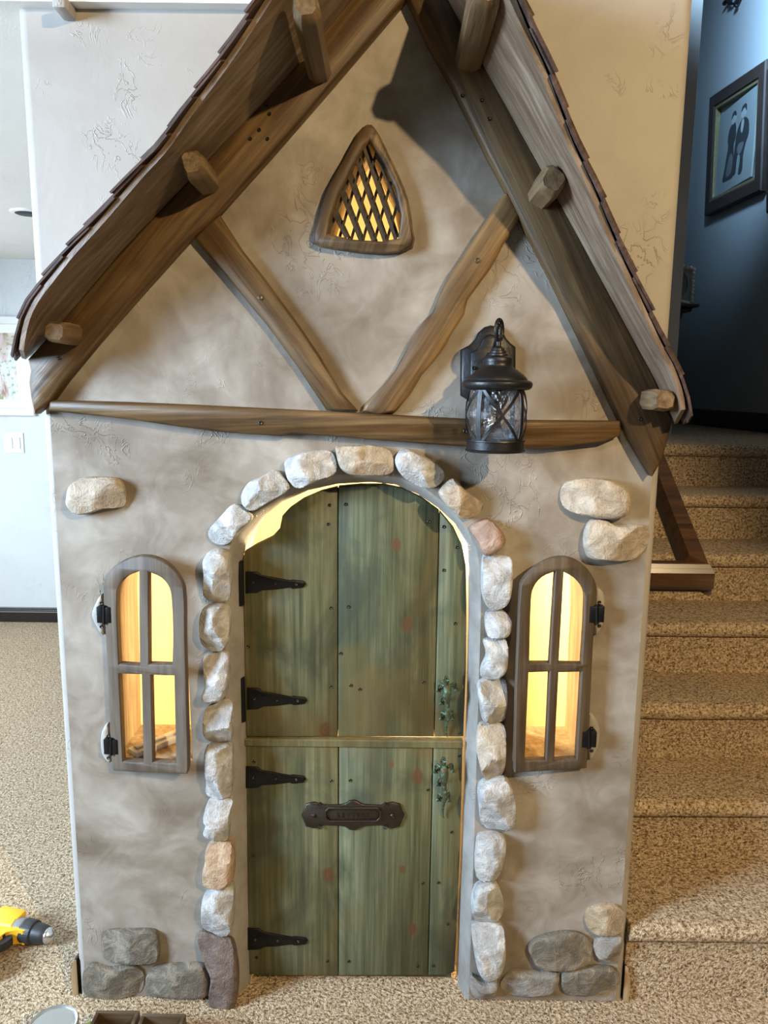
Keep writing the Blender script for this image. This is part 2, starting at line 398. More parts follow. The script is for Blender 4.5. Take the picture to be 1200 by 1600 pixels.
# ---- floor, ceiling, rooms around
bm = bmesh.new(); box(bm, -4.2, 4.2, -4.5, 3.4, -0.1, 0.0)
floor = tag(finish(bm, 'floor', 'carpet'), 'speckled beige carpet floor', 'floor', kind='structure')
bm = bmesh.new(); prism(bm, [[(-3.6, ZC), (0.0, ZC), (0.0, ZC + 0.6), (-3.6, ZC + 0.6)]], -0.03, 3.4)
tag(box_obj('ceiling_cupboard', 'ceiling', (0.001, XR - 0.09, WT, 1.2, ZC, ZC + 0.1)), 'low ceiling inside the cottage', 'ceiling', kind='structure')
tag(finish(bm, 'ceiling', 'ceiling'), 'off-white textured ceiling', 'ceiling', kind='structure')
YF = 3.17                                              # far wall of the room on the left
tag(box_obj('wall_far', 'farwall', (-3.6, XL + 0.6, YF, YF + 0.1, 0, ZC)), 'pale bluish-white far wall of the room on the left', 'wall', kind='structure')
def baseboard(name, p0, p1, h, nrm, label=None):
    """profile swept from p0 to p1; nrm: outward direction"""
    prof = [(0, 0), (0.016, 0), (0.016, 0.68), (0.012, 0.74), (0.013, 0.80), (0.008, 0.86), (0.009, 0.93), (0.004, 1.0), (0, 1.0)]
    bm = bmesh.new(); nrm = Vector(nrm); rings = []
    for p in (Vector(p0), Vector(p1)): rings.append([bm.verts.new(p + nrm * a + Vector((0, 0, b * h))) for a, b in prof])
    bridge(bm, *rings); bm.faces.new(rings[0]); bm.faces.new(rings[1])
    o = finish(bm, name, 'darktrim'); return tag(o, label, 'baseboard', kind='structure')
baseboard('baseboard_far', (-3.5, YF, 0), (XL + 0.5, YF, 0), 0.102, (0, -1, 0), 'dark stained baseboard along the far white wall')
bl = baseboard('baseboard_left', (XL, 0.0, 0), (XL, 1.3, 0), 0.105, (-1, 0, 0), 'cut end of dark baseboard at the left wall corner')
br = baseboard('baseboard_right', (XR, 0.0, 0), (XR, 1.3, 0), 0.105, (1, 0, 0), 'cut end of dark baseboard at the right wall corner')
for x, s in ((XL, -1), (XR, 1)):                       # pale sawn face of the two cut ends
    bm = bmesh.new(); prof = [(0, 0), (0.016, 0), (0.016, 0.68), (0.012, 0.74), (0.013, 0.80), (0.008, 0.86), (0.009, 0.93), (0.004, 1.0), (0, 1.0)]
    vs = [bm.verts.new((x + s * a, -0.0015, b * 0.105)) for a, b in prof]; v2 = [bm.verts.new((x + s * a, 0.0005, b * 0.105)) for a, b in prof]
    bm.faces.new(vs); bm.faces.new(v2); bridge(bm, vs, v2)
    finish(bm, 'sawn_end', 'blockend', bl if s < 0 else br)

# left wall of the room with two windows (the daylight comes through them)
bm = bmesh.new()
def wl(y, z): return (y, z)
lp = [(-3.2, 0), (3.17, 0), (3.17, ZC), (-0.12, ZC), (-0.12, 3.3), (-3.2, 3.3)]
hw = [[(-2.5, 1.3), (-1.1, 1.3), (-1.1, 2.9), (-2.5, 2.9)], [(0.7, 0.6), (2.4, 0.6), (2.4, 2.2), (0.7, 2.2)]]
prism(bm, [lp] + hw, -3.6, -3.5, fn=lambda y, x, z: (x, y, z))
tag(finish(bm, 'wall_side', 'farwall'), 'side wall with two windows left of the photo', 'wall', kind='structure')

# inside of the cottage (the lit cupboard under the stairs)
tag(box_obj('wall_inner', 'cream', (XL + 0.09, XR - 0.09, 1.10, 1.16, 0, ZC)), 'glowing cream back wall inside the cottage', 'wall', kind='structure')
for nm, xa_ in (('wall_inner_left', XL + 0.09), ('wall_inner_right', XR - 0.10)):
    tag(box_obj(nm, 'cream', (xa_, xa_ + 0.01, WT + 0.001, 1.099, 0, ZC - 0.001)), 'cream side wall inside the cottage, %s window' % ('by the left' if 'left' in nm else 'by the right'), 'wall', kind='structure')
light('cottage_lamp', 'POINT', (0.02, 0.52, 1.12), 55, (1.0, 0.80, 0.48), shadow_soft_size=0.06)

# ---- stairs
RIS, ZOFF = 0.19, 0.045
SY = [-0.02, 0.25, 0.50, 0.76, 1.03, 1.31, 1.59]
stairs = tag(empty('stairs'), 'beige carpeted stairs climbing away right of the cottage', 'stairs', kind='structure')
XS1 = 2.26
for k in range(7):
    z = RIS * (k + 1) + ZOFF; zb = RIS * k + ZOFF if k else 0.0
    y = SY[k]; yn = SY[k + 1] + 0.03 if k < 6 else 4.2
    n = 0.028; prof = [(y + 0.03, zb - 0.02), (y + 0.026, z - 0.075), (y + 0.022, z - 0.062)]
    for i in range(9):
        a = -math.pi / 2 + math.pi * i / 8
        prof.append((y + n - n * math.cos(a) * 1.0 + 0.0, z - n + n * math.sin(a)))
    prof += [(yn, z), (yn, zb - 0.02)]
    bm = bmesh.new(); NX = 24; rings = []
    for i in range(NX + 1):
        x = XR + 0.001 + (XS1 - XR) * i / NX
        rings.append([bm.verts.new((x, a + 0.004 * noise.noise(Vector((x * 6, k * 3.1, b * 4))), b + 0.003 * noise.noise(Vector((x * 5, k * 7.7, 2))))) for a, b in prof])
    for a, b in zip(rings, rings[1:]): bridge(bm, a, b)
    bm.faces.new(rings[0]); bm.faces.new(rings[-1])
    finish(bm, 'stair_step', 'carpet', stairs, True, 50)
ZL = RIS * 7 + ZOFF
XW = XS1 + 0.01
YW = PX(1091, 110, XW).y                              # back wall of the landing
tag(box_obj('wall_stairwell', 'stairwall', (XW, XW + 0.1, 0.5, YW, -0.05, 4.6)), 'grey stairwell wall carrying the framed portrait', 'wall', kind='structure')
tag(box_obj('wall_landing', 'stairwall', (XR, XW, YW, YW + 0.1, ZL, 4.6)), 'narrow strip of wall at the back of the landing', 'wall', kind='structure')
baseboard('baseboard_landing', (XW, 1.2, ZL), (XW, YW, ZL), 0.115, (-1, 0, 0), 'black baseboard along the stair landing')

# ================================================================== STONES
STONE_COL = {'pale': ((0.40, 0.385, 0.365), (0.56, 0.545, 0.52)), 'tan': ((0.40, 0.33, 0.25), (0.52, 0.45, 0.36)),
             'rust': ((0.30, 0.19, 0.13), (0.40, 0.27, 0.20)), 'orange': ((0.42, 0.28, 0.17), (0.52, 0.38, 0.26)),
             'brown': ((0.15, 0.11, 0.09), (0.22, 0.17, 0.145)), 'grey': ((0.24, 0.215, 0.185), (0.33, 0.30, 0.265)),
             'slate': ((0.150, 0.126, 0.092), (0.25, 0.21, 0.155)), 'ochre': ((0.36, 0.27, 0.17), (0.46, 0.37, 0.25))}
for k, (a, b) in STONE_COL.items(): MAT['stone_' + k] = stone_mat('stone_' + k, a, b)
def stone(pts, H, col, parent, seed, label=None, facets=4, rough=1.0):
    rnd = random.Random(seed)
    lp = smooth_loop(XZ(pts, -H * 0.55), 4); n = len(lp)
    cx = sum(p[0] for p in lp) / n; cz = sum(p[1] for p in lp) / n
    rad = sum(math.hypot(p[0] - cx, p[1] - cz) for p in lp) / n
    pl = []
    for j in range(facets):
        a = rnd.uniform(0, 2 * math.pi); pl.append((math.cos(a), math.sin(a), rnd.uniform(0.95, 1.25), rnd.uniform(0.35, 0.85)))
    bm = bmesh.new(); rings = []
    prof = [(0.965, -0.10), (0.99, 0.15), (1.0, 0.38), (0.985, 0.58), (0.945, 0.76), (0.88, 0.89), (0.78, 0.96), (0.64, 0.99), (0.46, 1.0), (0.28, 1.0), (0.12, 1.0)]
    sd = Vector((seed * 1.7, seed * 0.9, 0))
    for t, hf in prof:
        ring = []
        for (x, z) in lp:
            dx, dz = (x - cx) * t, (z - cz) * t
            h = H * hf
            for (ca, sa, b0, sl) in pl: h = min(h, max(0.0, H * (b0 - sl * (dx * ca + dz * sa) / rad)) if hf > 0.3 else h)
            v = Vector((cx + dx, 0, cz + dz))
            h += (0.0035 * noise.noise(v * 38 + sd) + 0.0018 * noise.noise(v * 95 + sd)) * rough * (1 if hf > 0.3 else 0)
            ring.append(bm.verts.new((v.x, -0.003 - h, v.z)))
        rings.append(ring)
    for a, b in zip(rings, rings[1:]): bridge(bm, a, b)
    fill(bm, [rings[-1]])
    o = finish(bm, 'stone', 'stone_' + col, parent, True, 28)
    if label: o['label'] = label
    return o

arch = empty('stone_arch', 'arch of pale rough stones framing the green door', 'arch')
ARCH = [
 ('brown', 0.045, [(309, 1471), (314, 1458), (347, 1468), (363, 1475), (372, 1522), (369, 1568), (353, 1577), (330, 1574), (327, 1554), (330, 1522), (320, 1497)], 'dark brown rough stone at the foot'),
 ('pale', 0.05, [(316, 1405), (327, 1396), (342, 1389), (362, 1386), (365, 1413), (363, 1451), (346, 1467), (330, 1461), (316, 1451)], None),
 ('orange', 0.05, [(322, 1326), (336, 1315), (352, 1315), (363, 1321), (366, 1356), (363, 1376), (350, 1386), (333, 1386), (319, 1380), (317, 1361), (321, 1343)], 'orange-tan stone'),
 ('pale', 0.045, [(327, 1250), (347, 1249), (362, 1253), (359, 1272), (357, 1309), (347, 1312), (333, 1310), (318, 1302), (322, 1287), (318, 1275)], None),
 ('pale', 0.05, [(322, 1167), (340, 1165), (359, 1165), (363, 1180), (362, 1235), (354, 1246), (333, 1248), (321, 1242), (323, 1220), (320, 1195)], None),
 ('pale', 0.05, [(320, 1110), (339, 1099), (360, 1098), (363, 1123), (361, 1156), (346, 1163), (327, 1160), (318, 1142)], None),
 ('pale', 0.05, [(316, 1030), (327, 1022), (354, 1022), (358, 1049), (356, 1079), (344, 1095), (322, 1096), (316, 1088), (321, 1069), (319, 1049)], None),
 ('pale', 0.052, [(313, 960), (325, 946), (346, 944), (357, 957), (357, 998), (346, 1017), (327, 1017), (313, 1000)], None),
 ('pale', 0.05, [(318, 873), (331, 860), (352, 861), (359, 879), (357, 935), (336, 942), (317, 932), (319, 898)], None),
 ('pale', 0.05, [(324, 832), (343, 808), (363, 789), (380, 796), (394, 810), (378, 828), (356, 850), (332, 850)], None),
 ('pale', 0.052, [(376, 775), (387, 755), (410, 744), (428, 735), (440, 744), (452, 764), (423, 783), (395, 798), (380, 790)], None),
 ('pale', 0.05, [(445, 735), (447, 718), (480, 705), (517, 707), (525, 738), (497, 752), (469, 763), (452, 755)], None),
 ('tan', 0.055, [(524, 703), (529, 697), (555, 696), (580, 696), (609, 705), (616, 731), (605, 742), (575, 743), (548, 742), (531, 730)], 'tan keystone with a chipped face'),
 ('pale', 0.055, [(617, 724), (625, 704), (644, 703), (681, 724), (695, 741), (687, 757), (665, 763), (633, 748)], None),
 ('tan', 0.05, [(686, 766), (708, 748), (729, 768), (755, 788), (751, 802), (732, 811), (713, 805), (692, 783)], None),
 ('rust', 0.05, [(735, 825), (754, 813), (772, 816), (791, 843), (775, 863), (756, 867), (745, 845)], 'reddish rust-coloured stone'),
 ('pale', 0.05, [(754, 876), (762, 867), (789, 867), (801, 879), (798, 933), (783, 952), (763, 950), (753, 925)], None),
 ('pale', 0.045, [(760, 959), (786, 955), (799, 969), (798, 986), (786, 996), (762, 994)], None),
 ('pale', 0.047, [(756, 1003), (770, 999), (792, 1001), (793, 1040), (780, 1059), (754, 1060), (752, 1046), (760, 1025)], None),
 ('pale', 0.05, [(749, 1067), (784, 1063), (793, 1077), (790, 1122), (779, 1129), (756, 1126), (750, 1105)], None),
 ('tan', 0.052, [(749, 1136), (762, 1131), (785, 1133), (791, 1150), (790, 1190), (785, 1212), (772, 1220), (756, 1216), (747, 1185), (745, 1160)], None),
 ('pale', 0.055, [(748, 1232), (762, 1221), (788, 1214), (800, 1232), (806, 1256), (804, 1292), (779, 1299), (756, 1298), (749, 1267)], None),
 ('pale', 0.045, [(745, 1315), (757, 1305), (783, 1306), (791, 1319), (782, 1362), (769, 1373), (744, 1369)], None),
 ('pale', 0.047, [(737, 1411), (743, 1389), (756, 1382), (777, 1384), (788, 1416), (778, 1439), (748, 1442), (738, 1429)], None),
 ('pale', 0.05, [(737, 1452), (748, 1445), (778, 1445), (788, 1455), (790, 1495), (781, 1522), (766, 1532), (750, 1523), (742, 1495)], None),
 ('grey', 0.035, [(735, 1526), (753, 1533), (776, 1532), (775, 1550), (763, 1567), (738, 1558)], None)]
for i, (c, H, pts, lab) in enumerate(ARCH): stone(pts, H, c, arch, i + 1, lab)
# accent stones bedded in the plaster
FLAT = [
 ('tan', 0.040, [(104, 777), (108, 760), (127, 747), (162, 745), (187, 751), (195, 775), (190, 792), (162, 795), (141, 802), (124, 804), (113, 800), (105, 789)]),
 ('tan', 0.042, [(877, 771), (888, 753), (920, 747), (957, 751), (982, 767), (983, 800), (963, 811), (920, 808), (884, 795)]),
 ('tan', 0.042, [(913, 838), (923, 814), (945, 813), (965, 821), (1005, 821), (1017, 831), (1015, 852), (1001, 870), (978, 877), (926, 874), (915, 862)]),
 ('slate', 0.030, [(157, 1464), (173, 1455), (205, 1454), (240, 1455), (248, 1467), (249, 1493), (240, 1504), (184, 1504), (161, 1498)]),
 ('slate', 0.026, [(129, 1521), (143, 1506), (171, 1513), (206, 1509), (222, 1521), (223, 1543), (210, 1557), (156, 1561), (132, 1553)]),
 ('slate', 0.028, [(228, 1527), (242, 1511), (280, 1507), (314, 1507), (325, 1519), (326, 1545), (314, 1558), (242, 1555), (229, 1543)]),
 ('ochre', 0.030, [(914, 1434), (926, 1419), (954, 1414), (975, 1424), (972, 1453), (943, 1460), (922, 1455)]),
 ('slate', 0.030, [(826, 1478), (849, 1463), (896, 1457), (924, 1471), (925, 1494), (911, 1510), (849, 1515), (831, 1498)]),
 ('grey', 0.026, [(929, 1471), (950, 1464), (971, 1462), (971, 1480), (966, 1503), (947, 1504), (931, 1492)]),
 ('grey', 0.024, [(783, 1536), (800, 1518), (836, 1519), (870, 1520), (873, 1535), (860, 1551), (824, 1556), (790, 1555)]),
 ('slate', 0.026, [(877, 1526), (886, 1516), (931, 1510), (957, 1512), (969, 1524), (965, 1543), (940, 1546), (922, 1553), (886, 1553), (877, 1540)])]
for i, (c, H, pts) in enumerate(FLAT): stone(pts, H, c, facade, 60 + i, None, 3, 0.7)

# ================================================================== TIMBERS
def disc(parent, px, py, Y, r=0.004, mat='screw', h=0.002, name='screw'):
    p = P(px, py, Y); bm = bmesh.new()
    lathe(bm, [(r, 0), (r, h * 0.6), (r * 0.75, h), (r * 0.3, h * 0.4)], p, 10, mtx=Matrix.Rotation(R(90), 3, 'X'))
    return finish(bm, name, mat, parent, False)
def timber(name, pts, Y, ang, parent=None, k=0.64, n=2, bev=0.006):
    lp = smooth_loop(XZ(pts, Y), n) if n > 1 else XZ(pts, Y)
    lp = [(x + 0.0012 * noise.noise(Vector((x * 40, 0, z * 40))), z + 0.0012 * noise.noise(Vector((x * 40, 5, z * 40)))) for x, z in lp]
    return prism_obj(name, timber_mat(name + '_wood', ang, k), [lp], Y, -0.002, bev, parent)
tie = timber('tie_beam', [(75, 625), (190, 628), (300, 632), (430, 639), (560, 645), (730, 655), (850, 657), (970, 657), (971, 680), (945, 691), (850, 702), (725, 698), (600, 689), (520, 682), (452, 677), (440, 682), (350, 676), (280, 667), (200, 655), (75, 642)], -0.036, 2, n=1)
tag(tie, 'long horizontal brown timber under the gable, above the stone arch', 'beam')
for q in ((407, 661), (727, 674)): disc(tie, *q, -0.0365, 0.005)
brL = timber('brace', [(302, 372), (358, 438), (417, 508), (463, 571), (510, 641), (559, 642), (533, 613), (498, 554), (463, 503), (412, 433), (377, 389), (342, 335), (322, 352)], -0.030, -52, n=1)
tag(brL, 'brown diagonal brace running down right from the left rafter', 'beam', 'diagonal gable braces')
disc(brL, 407, 465, -0.0305, 0.006, 'brass')
brR = timber('brace', [(566, 643), (588, 613), (617, 579), (638, 539), (662, 501), (676, 487), (691, 451), (707, 422), (726, 394), (764, 337), (792, 300), (813, 337), (788, 380), (767, 420), (731, 468), (726, 491), (707, 520), (688, 553), (660, 586), (619, 643)], -0.030, 57, k=1.0)
tag(brR, 'wavy light-brown diagonal brace above the lantern', 'beam', 'diagonal gable braces')
disc(brR, 746, 407, -0.0305, 0.006, 'brass')

roof = empty('gable_roof', 'steep timber gable roof with red-brown shingles overhanging the cottage', 'roof')
raL = timber('rafter', [(42, 562), (100, 497), (181, 402), (288, 286), (416, 152), (464, 98), (549, -6), (575, -40), (664, -40), (629, 0), (520, 128), (430, 232), (341, 331), (297, 370), (220, 455), (150, 535), (100, 595), (78, 626), (52, 647), (47, 625), (43, 598), (46, 578)], -0.040, 48, roof, n=1)
raR = timber('rafter', [(1052, 657), (1025, 592), (897, 352), (845, 257), (750, 85), (698, -10), (684, -40), (622, -40), (640, 0), (670, 65), (707, 130), (765, 245), (792, 295), (822, 356), (860, 430), (900, 510), (970, 655), (1000, 712), (1020, 745), (1036, 718)], -0.040, -62, roof, k=0.5, n=1)  # darker tone than the left rafter: this side's shade put into its colour
for q in ((92, 560), (416, 165), (421, 178), (405, 203), (391, 217), (418, 217)): disc(raL, *q, -0.0405, 0.004)
for q in ((722, 150), (752, 157), (764, 186), (1000, 655)): disc(raR, *q, -0.0405, 0.004)

def resample(pts, n):
    L = [0]
    for a, b in zip(pts, pts[1:]): L.append(L[-1] + (Vector(b) - Vector(a)).length)
    out = []
    for i in range(n + 1):
        s = L[-1] * i / n
        for k in range(len(pts) - 1):
            if s <= L[k + 1] + 1e-9:
                t = (s - L[k]) / (L[k + 1] - L[k]); out.append(Vector(pts[k]).lerp(Vector(pts[k + 1]), t)); break
    return out
def roof_side(front, back, side, mat_ang, ncourse):
    """front/back: pixel polylines eave->ridge ; front ones carry their own depth"""
    NS = 40
    F = resample([P(a, b, y) for a, b, y in smooth_loop(front, 3, False)], NS)
    B = resample([P(a, b, -0.036) for a, b in back], NS)
    nrm = []
    for i in range(NS + 1):
        a = F[max(0, i - 1)]; c = F[min(NS, i + 1)]; t = (c - a); t.y = 0; t.normalize()
        nrm.append(Vector((-t.z * (1 if side < 0 else -1), 0, t.x * (1 if side < 0 else -1))))
    def S(s, w_, h):
        s = max(0.0, min(1.0, s)) * NS; i = min(int(s), NS - 1); f = s - i
        p0 = F[i].lerp(B[i], w_) + nrm[i] * h; p1 = F[i + 1].lerp(B[i + 1], w_) + nrm[i + 1] * h
        return p0.lerp(p1, f)
    TH = 0.010
    bm = bmesh.new(); g = {}
    NW = 5
    for i in range(NS + 1):
        for j in range(NW + 1):
            wj = j / NW * 1.15                                  # runs on behind the rafter face
            for lv in (0, 1):
                g[i, j, lv] = bm.verts.new(S(i / NS, wj, TH * lv))
    for i in range(NS):
        for j in range(NW):
            bm.faces.new([g[i, j, 0], g[i + 1, j, 0], g[i + 1, j + 1, 0], g[i, j + 1, 0]])
            bm.faces.new([g[i, j, 1], g[i, j + 1, 1], g[i + 1, j + 1, 1], g[i + 1, j, 1]])
        for j in (0, NW): bm.faces.new([g[i, j, 0], g[i, j, 1], g[i + 1, j, 1], g[i + 1, j, 0]])
    for i in (0, NS):
        for j in range(NW): bm.faces.new([g[i, j, 0], g[i, j + 1, 0], g[i, j + 1, 1], g[i, j, 1]])
    rb = wood('roof_board_%s' % ('a' if side < 0 else 'b'), (0.10, 0.062, 0.036), (0.185, 0.125, 0.08), (0.30, 0.225, 0.16), mat_ang, 0.42, 0.45, 0.3, spec=0.5)
    finish(bm, 'roof_board', rb, roof, True, 50)
    rnd = random.Random(11 + side)
    for c in range(ncourse):
        s0 = c / ncourse - 0.012 + rnd.uniform(-0.006, 0.006); s1 = (c + 1.75) / ncourse
        cuts = [-0.035, 0.30 + rnd.uniform(-0.1, 0.1), 0.66 + rnd.uniform(-0.08, 0.08), 1.12]
        for a, b in zip(cuts, cuts[1:]):
            e = rnd.uniform(-0.012, 0.012); lift = 0.0075 + rnd.uniform(0, 0.003); a2 = a + (rnd.uniform(-0.02, 0.01) if a < 0 else 0.006)
            bm = bmesh.new(); T = 0.0045; ns = 4; gg = {}
            for i in range(ns + 1):
                s = s0 + e + (min(s1, 1.0) - s0 - e) * i / ns
                h = TH + 0.0015 + lift * (1 - i / ns) ** 1.2
                ext = Vector((0, 0, 0))
                if s < 0: ext = (S(0, 0, 0) - S(0.03, 0, 0)) * (-s / 0.03)
                for k, (ww, hh) in enumerate(((a2, h), (b, h), (b, h + T), (a2, h + T))): gg[i, k] = bm.verts.new(S(s, ww, hh) + ext)
            for i in range(ns):
                for k in range(4): bm.faces.new([gg[i, k], gg[i, (k + 1) % 4], gg[i + 1, (k + 1) % 4], gg[i + 1, k]])
            bm.faces.new([gg[0, k] for k in range(4)]); bm.faces.new([gg[ns, k] for k in range(4)])
            finish(bm, 'shingle', 'shingle', roof, False)
    return S
FL = [(37, 548, -0.15), (41, 520, -0.155), (48, 495, -0.16), (62, 468, -0.17), (85, 438, -0.18), (115, 400, -0.20), (165, 345, -0.215), (225, 275, -0.235), (262, 235, -0.25), (300, 180, -0.265), (345, 120, -0.285), (380, 70, -0.30), (425, 0, -0.325), (452, -45, -0.34)]
BL = [(40, 560), (100, 499), (181, 402), (288, 290), (416, 158), (464, 104), (549, 0), (584, -45)]
FR = [(1064, 641, -0.12), (1060, 615, -0.125), (1046, 575, -0.135), (1027, 540, -0.15), (992, 465, -0.17), (960, 395, -0.19), (942, 352, -0.205), (920, 297, -0.22), (890, 232, -0.24), (867, 172, -0.265), (845, 112, -0.285), (817, 50, -0.31), (797, 0, -0.33), (778, -45, -0.345)]
BR = [(1054, 660), (1025, 597), (897, 360), (845, 265), (750, 95), (700, 0), (677, -45)]
roof_side(FL, BL, -1, 52, 11)
roof_side(FR, BR, 1, -64, 11)
# purlin ends under the boards
def purlin(cx, cy, hw, hh, Yf, rot, seed, mat='purlin'):
    rnd = random.Random(seed); c = P(cx, cy, Yf); s = (P(cx + 1, cy, Yf) - c).x
    bm = bmesh.new(); rings = []
    base = [(-1, -0.55), (-0.6, -1), (0.55, -1), (1, -0.6), (1, 0.6), (0.6, 1), (-0.55, 1), (-1, 0.6)]
    base = [(a + rnd.uniform(-0.08, 0.08), b + rnd.uniform(-0.08, 0.08)) for a, b in base]
    for yy, k in ((Yf - 0.004, 0.72), (Yf + 0.008, 0.98), (Yf + 0.03, 1.05), ((Yf - 0.03) / 2, 1.02), (-0.03, 1.0)):
        ring = []
        for a, b in base:
            x, z = a * hw * s * k, b * hh * s * k
            ring.append(bm.verts.new((c.x + x * math.cos(rot) - z * math.sin(rot), yy + 0.003 * a * (yy < -0.05), c.z + x * math.sin(rot) + z * math.cos(rot))))
        rings.append(ring)
    for a, b in zip(rings, rings[1:]): bridge(bm, a, b)
    bm.faces.new(rings[0]); bm.faces.new(rings[-1])
    finish(bm, 'purlin', mat, roof, True, 40)
MAT['purlin'] = wood('purlin_wood', (0.075, 0.045, 0.02), (0.165, 0.105, 0.052), (0.27, 0.185, 0.10), 0, 0.5, 0.4, 0.4, depth=True)
purlin(477, 5, 21, 24, -0.31, R(10), 1)
purlin(299, 254, 17, 20, -0.175, R(10), 2)
purlin(86, 518, 18, 16, -0.125, R(-4), 3)
purlin(762, -20, 24, 26, -0.31, R(-20), 4)
purlin(864, 281, 21, 22, -0.150, R(-28), 5)
purlin(1038, 626, 20, 16, -0.115, R(-10), 6)

# ================================================================== DOOR (two leaves)
YD = 0.046
top_out = [(384, 1151), (382, 1000), (379, 880), (382, 862), (400, 851), (425, 839), (437, 826), (441, 806), (452, 794), (474, 779), (502, 767), (530, 760), (562, 757), (600, 757), (629, 763), (658, 777), (688, 799), (709, 824), (722, 852), (728, 884), (729, 950), (728, 1050), (724, 1151)]
def clip(poly, ax, val, keep_less):
    out = []; n = len(poly)
    for i in range(n):
        a, b = poly[i], poly[(i + 1) % n]; ia = (a[ax] <= val) == keep_less; ib = (b[ax] <= val) == keep_less
        if ia: out.append(a)
        if ia != ib:
            t = (val - a[ax]) / (b[ax] - a[ax]); out.append((a[0] + (b[0] - a[0]) * t, a[1] + (b[1] - a[1]) * t))
    return out
tdoor = XZ(top_out, YD)
def planks(door, poly, cuts, gap=0.0022):
    xs = [-9] + cuts + [9]; res = []
    for a, b in zip(xs, xs[1:]):
        pl = clip(clip(poly, 0, a + gap / 2, False), 0, b - gap / 2, True)
        cl = []
        for q in pl:
            if not cl or math.hypot(q[0] - cl[-1][0], q[1] - cl[-1][1]) > 1e-4: cl.append(q)
        res.append(prism_obj('plank', 'door', [cl], YD, YD + 0.026, 0.0022, door))
    return res
d1 = tag(empty('door_1'), 'upper leaf of the arched green plank Dutch door', 'door', kind='structure')
d2 = tag(empty('door_2'), 'lower leaf of the green plank Dutch door with letter plate', 'door', kind='structure')
c1 = P(528, 960, YD).x; c2 = P(683, 960, YD).x
pk1 = planks(d1, tdoor, [c1, c2])
low_out = XZ([(383, 1157), (385, 1240), (386, 1340), (388, 1440), (390, 1523), (410, 1525), (700, 1524), (710, 1519), (714, 1440), (718, 1340), (721, 1240), (723, 1160)], YD)
zs = P(550, 1166, YD).z; zt = P(550, 1155, YD).z
pk2 = planks(d2, clip([(x, min(z, zs)) for x, z in low_out], 1, zs, True), [c1 + 0.002, c2 - 0.002])
bm = bmesh.new()                                          # the sill ledge along the top of the lower leaf
xa, xb = P(383, 1160, YD).x, P(723, 1160, YD).x
lp = [(YD - 0.006, zs + 0.001), (YD - 0.006, zt - 0.003), (YD - 0.003, zt), (YD + 0.026, zt), (YD + 0.026, zs + 0.001)]
ra = [bm.verts.new((xa, y, z)) for y, z in lp]; rb = [bm.verts.new((xb, y, z)) for y, z in lp]
bridge(bm, ra, rb); bm.faces.new(ra); bm.faces.new(rb)
finish(bm, 'ledge', 'door', d2)
prism_obj('light_stop_board', 'door', [offset(tdoor, 0.006)], YD + 0.0262, YD + 0.030, 0, d1)  # unseen board added to stop lamp light leaking through the plank seams
prism_obj('light_stop_board', 'door', [offset([(x, z if z > 0.12 else 0.0 - 0.004) for x, z in low_out], 0.006)], YD + 0.0262, YD + 0.030, 0, d2)  # added likewise, run down to the floor to block light under the door
box_obj('cross_batten', 'blockend', (P(388, 1000, YD).x, P(722, 1000, YD).x, YD + 0.0302, YD + 0.048, P(550, 960, YD).z, P(550, 900, YD).z), d1)
box_obj('cross_batten', 'blockend', (P(392, 1400, YD).x, P(712, 1400, YD).x, YD + 0.0302, YD + 0.048, P(550, 1460, YD).z, P(550, 1400, YD).z), d2)
sc1 = [(515, 789, 0), (513, 819, 0), (517, 950, 0), (388, 1010, 0), (517, 1073, 0), (540, 788, 1), (544, 948, 1), (548, 1071, 1), (562, 1077, 1), (532, 1021, 1), (670, 815, 1), (662, 1066, 1), (693, 823, 2), (714, 855, 2), (693, 891, 2), (711, 974, 2), (718, 1146, 2)]
for a, b, k in sc1: disc(pk1[k], a, b, YD - 0.0003, 0.0042)
sc2 = [(397, 1190, 0), (518, 1220, 0), (396, 1337, 0), (401, 1496, 0), (512, 1502, 0), (547, 1219, 1), (669, 1234, 1), (661, 1380, 1), (653, 1510, 1), (545, 1502, 1), (718, 1181, 2), (706, 1300, 2), (685, 1379, 2), (700, 1444, 2), (677, 1509, 2)]
for a, b, k in sc2: disc(pk2[k], a, b, YD - 0.0003, 0.0042)

HP = [(384, 893), (402, 894), (408, 899), (430, 903), (453, 907), (457, 906), (474, 908), (478, 913), (474, 918), (457, 920), (453, 918), (430, 921), (410, 922), (402, 926), (384, 927)]
def strap_hinge(parent, dx, dy):
    h = prism_obj('strap_hinge', 'black', [XZ([(a + dx, b + dy) for a, b in HP], YD - 0.004)], YD - 0.004, YD + 0.001, 0.001, parent)
    p0 = P(378 + dx, 876 + dy, YD - 0.006); p1 = P(378 + dx, 945 + dy, YD - 0.006)
    bm = bmesh.new(); lathe(bm, [(0.0065, 0), (0.0065, (p0.z - p1.z) * 0.33), (0.0058, (p0.z - p1.z) * 0.335), (0.0065, (p0.z - p1.z) * 0.34), (0.0065, (p0.z - p1.z) * 0.66), (0.0058, (p0.z - p1.z) * 0.665), (0.0065, (p0.z - p1.z) * 0.67), (0.0065, p0.z - p1.z)], p1, 12)
    finish(bm, 'hinge_pin', 'black', h, True, 40)
    a = P(369 + dx, 878 + dy, YD - 0.012); b = P(378 + dx, 947 + dy, YD - 0.012)
    box_obj('jamb_leaf', 'black', (a.x, b.x, YD - 0.014, YD - 0.008, b.z, a.z), h, 0.001)
    for q in (396, 431, 463): disc(h, q + dx, (910, 912, 913)[(396, 431, 463).index(q)] + dy, YD - 0.0045, 0.0035, 'bronze')
strap_hinge(d1, 0, 0); strap_hinge(d1, 2, 182); strap_hinge(d2, 0, 305); strap_hinge(d2, 3, 558)

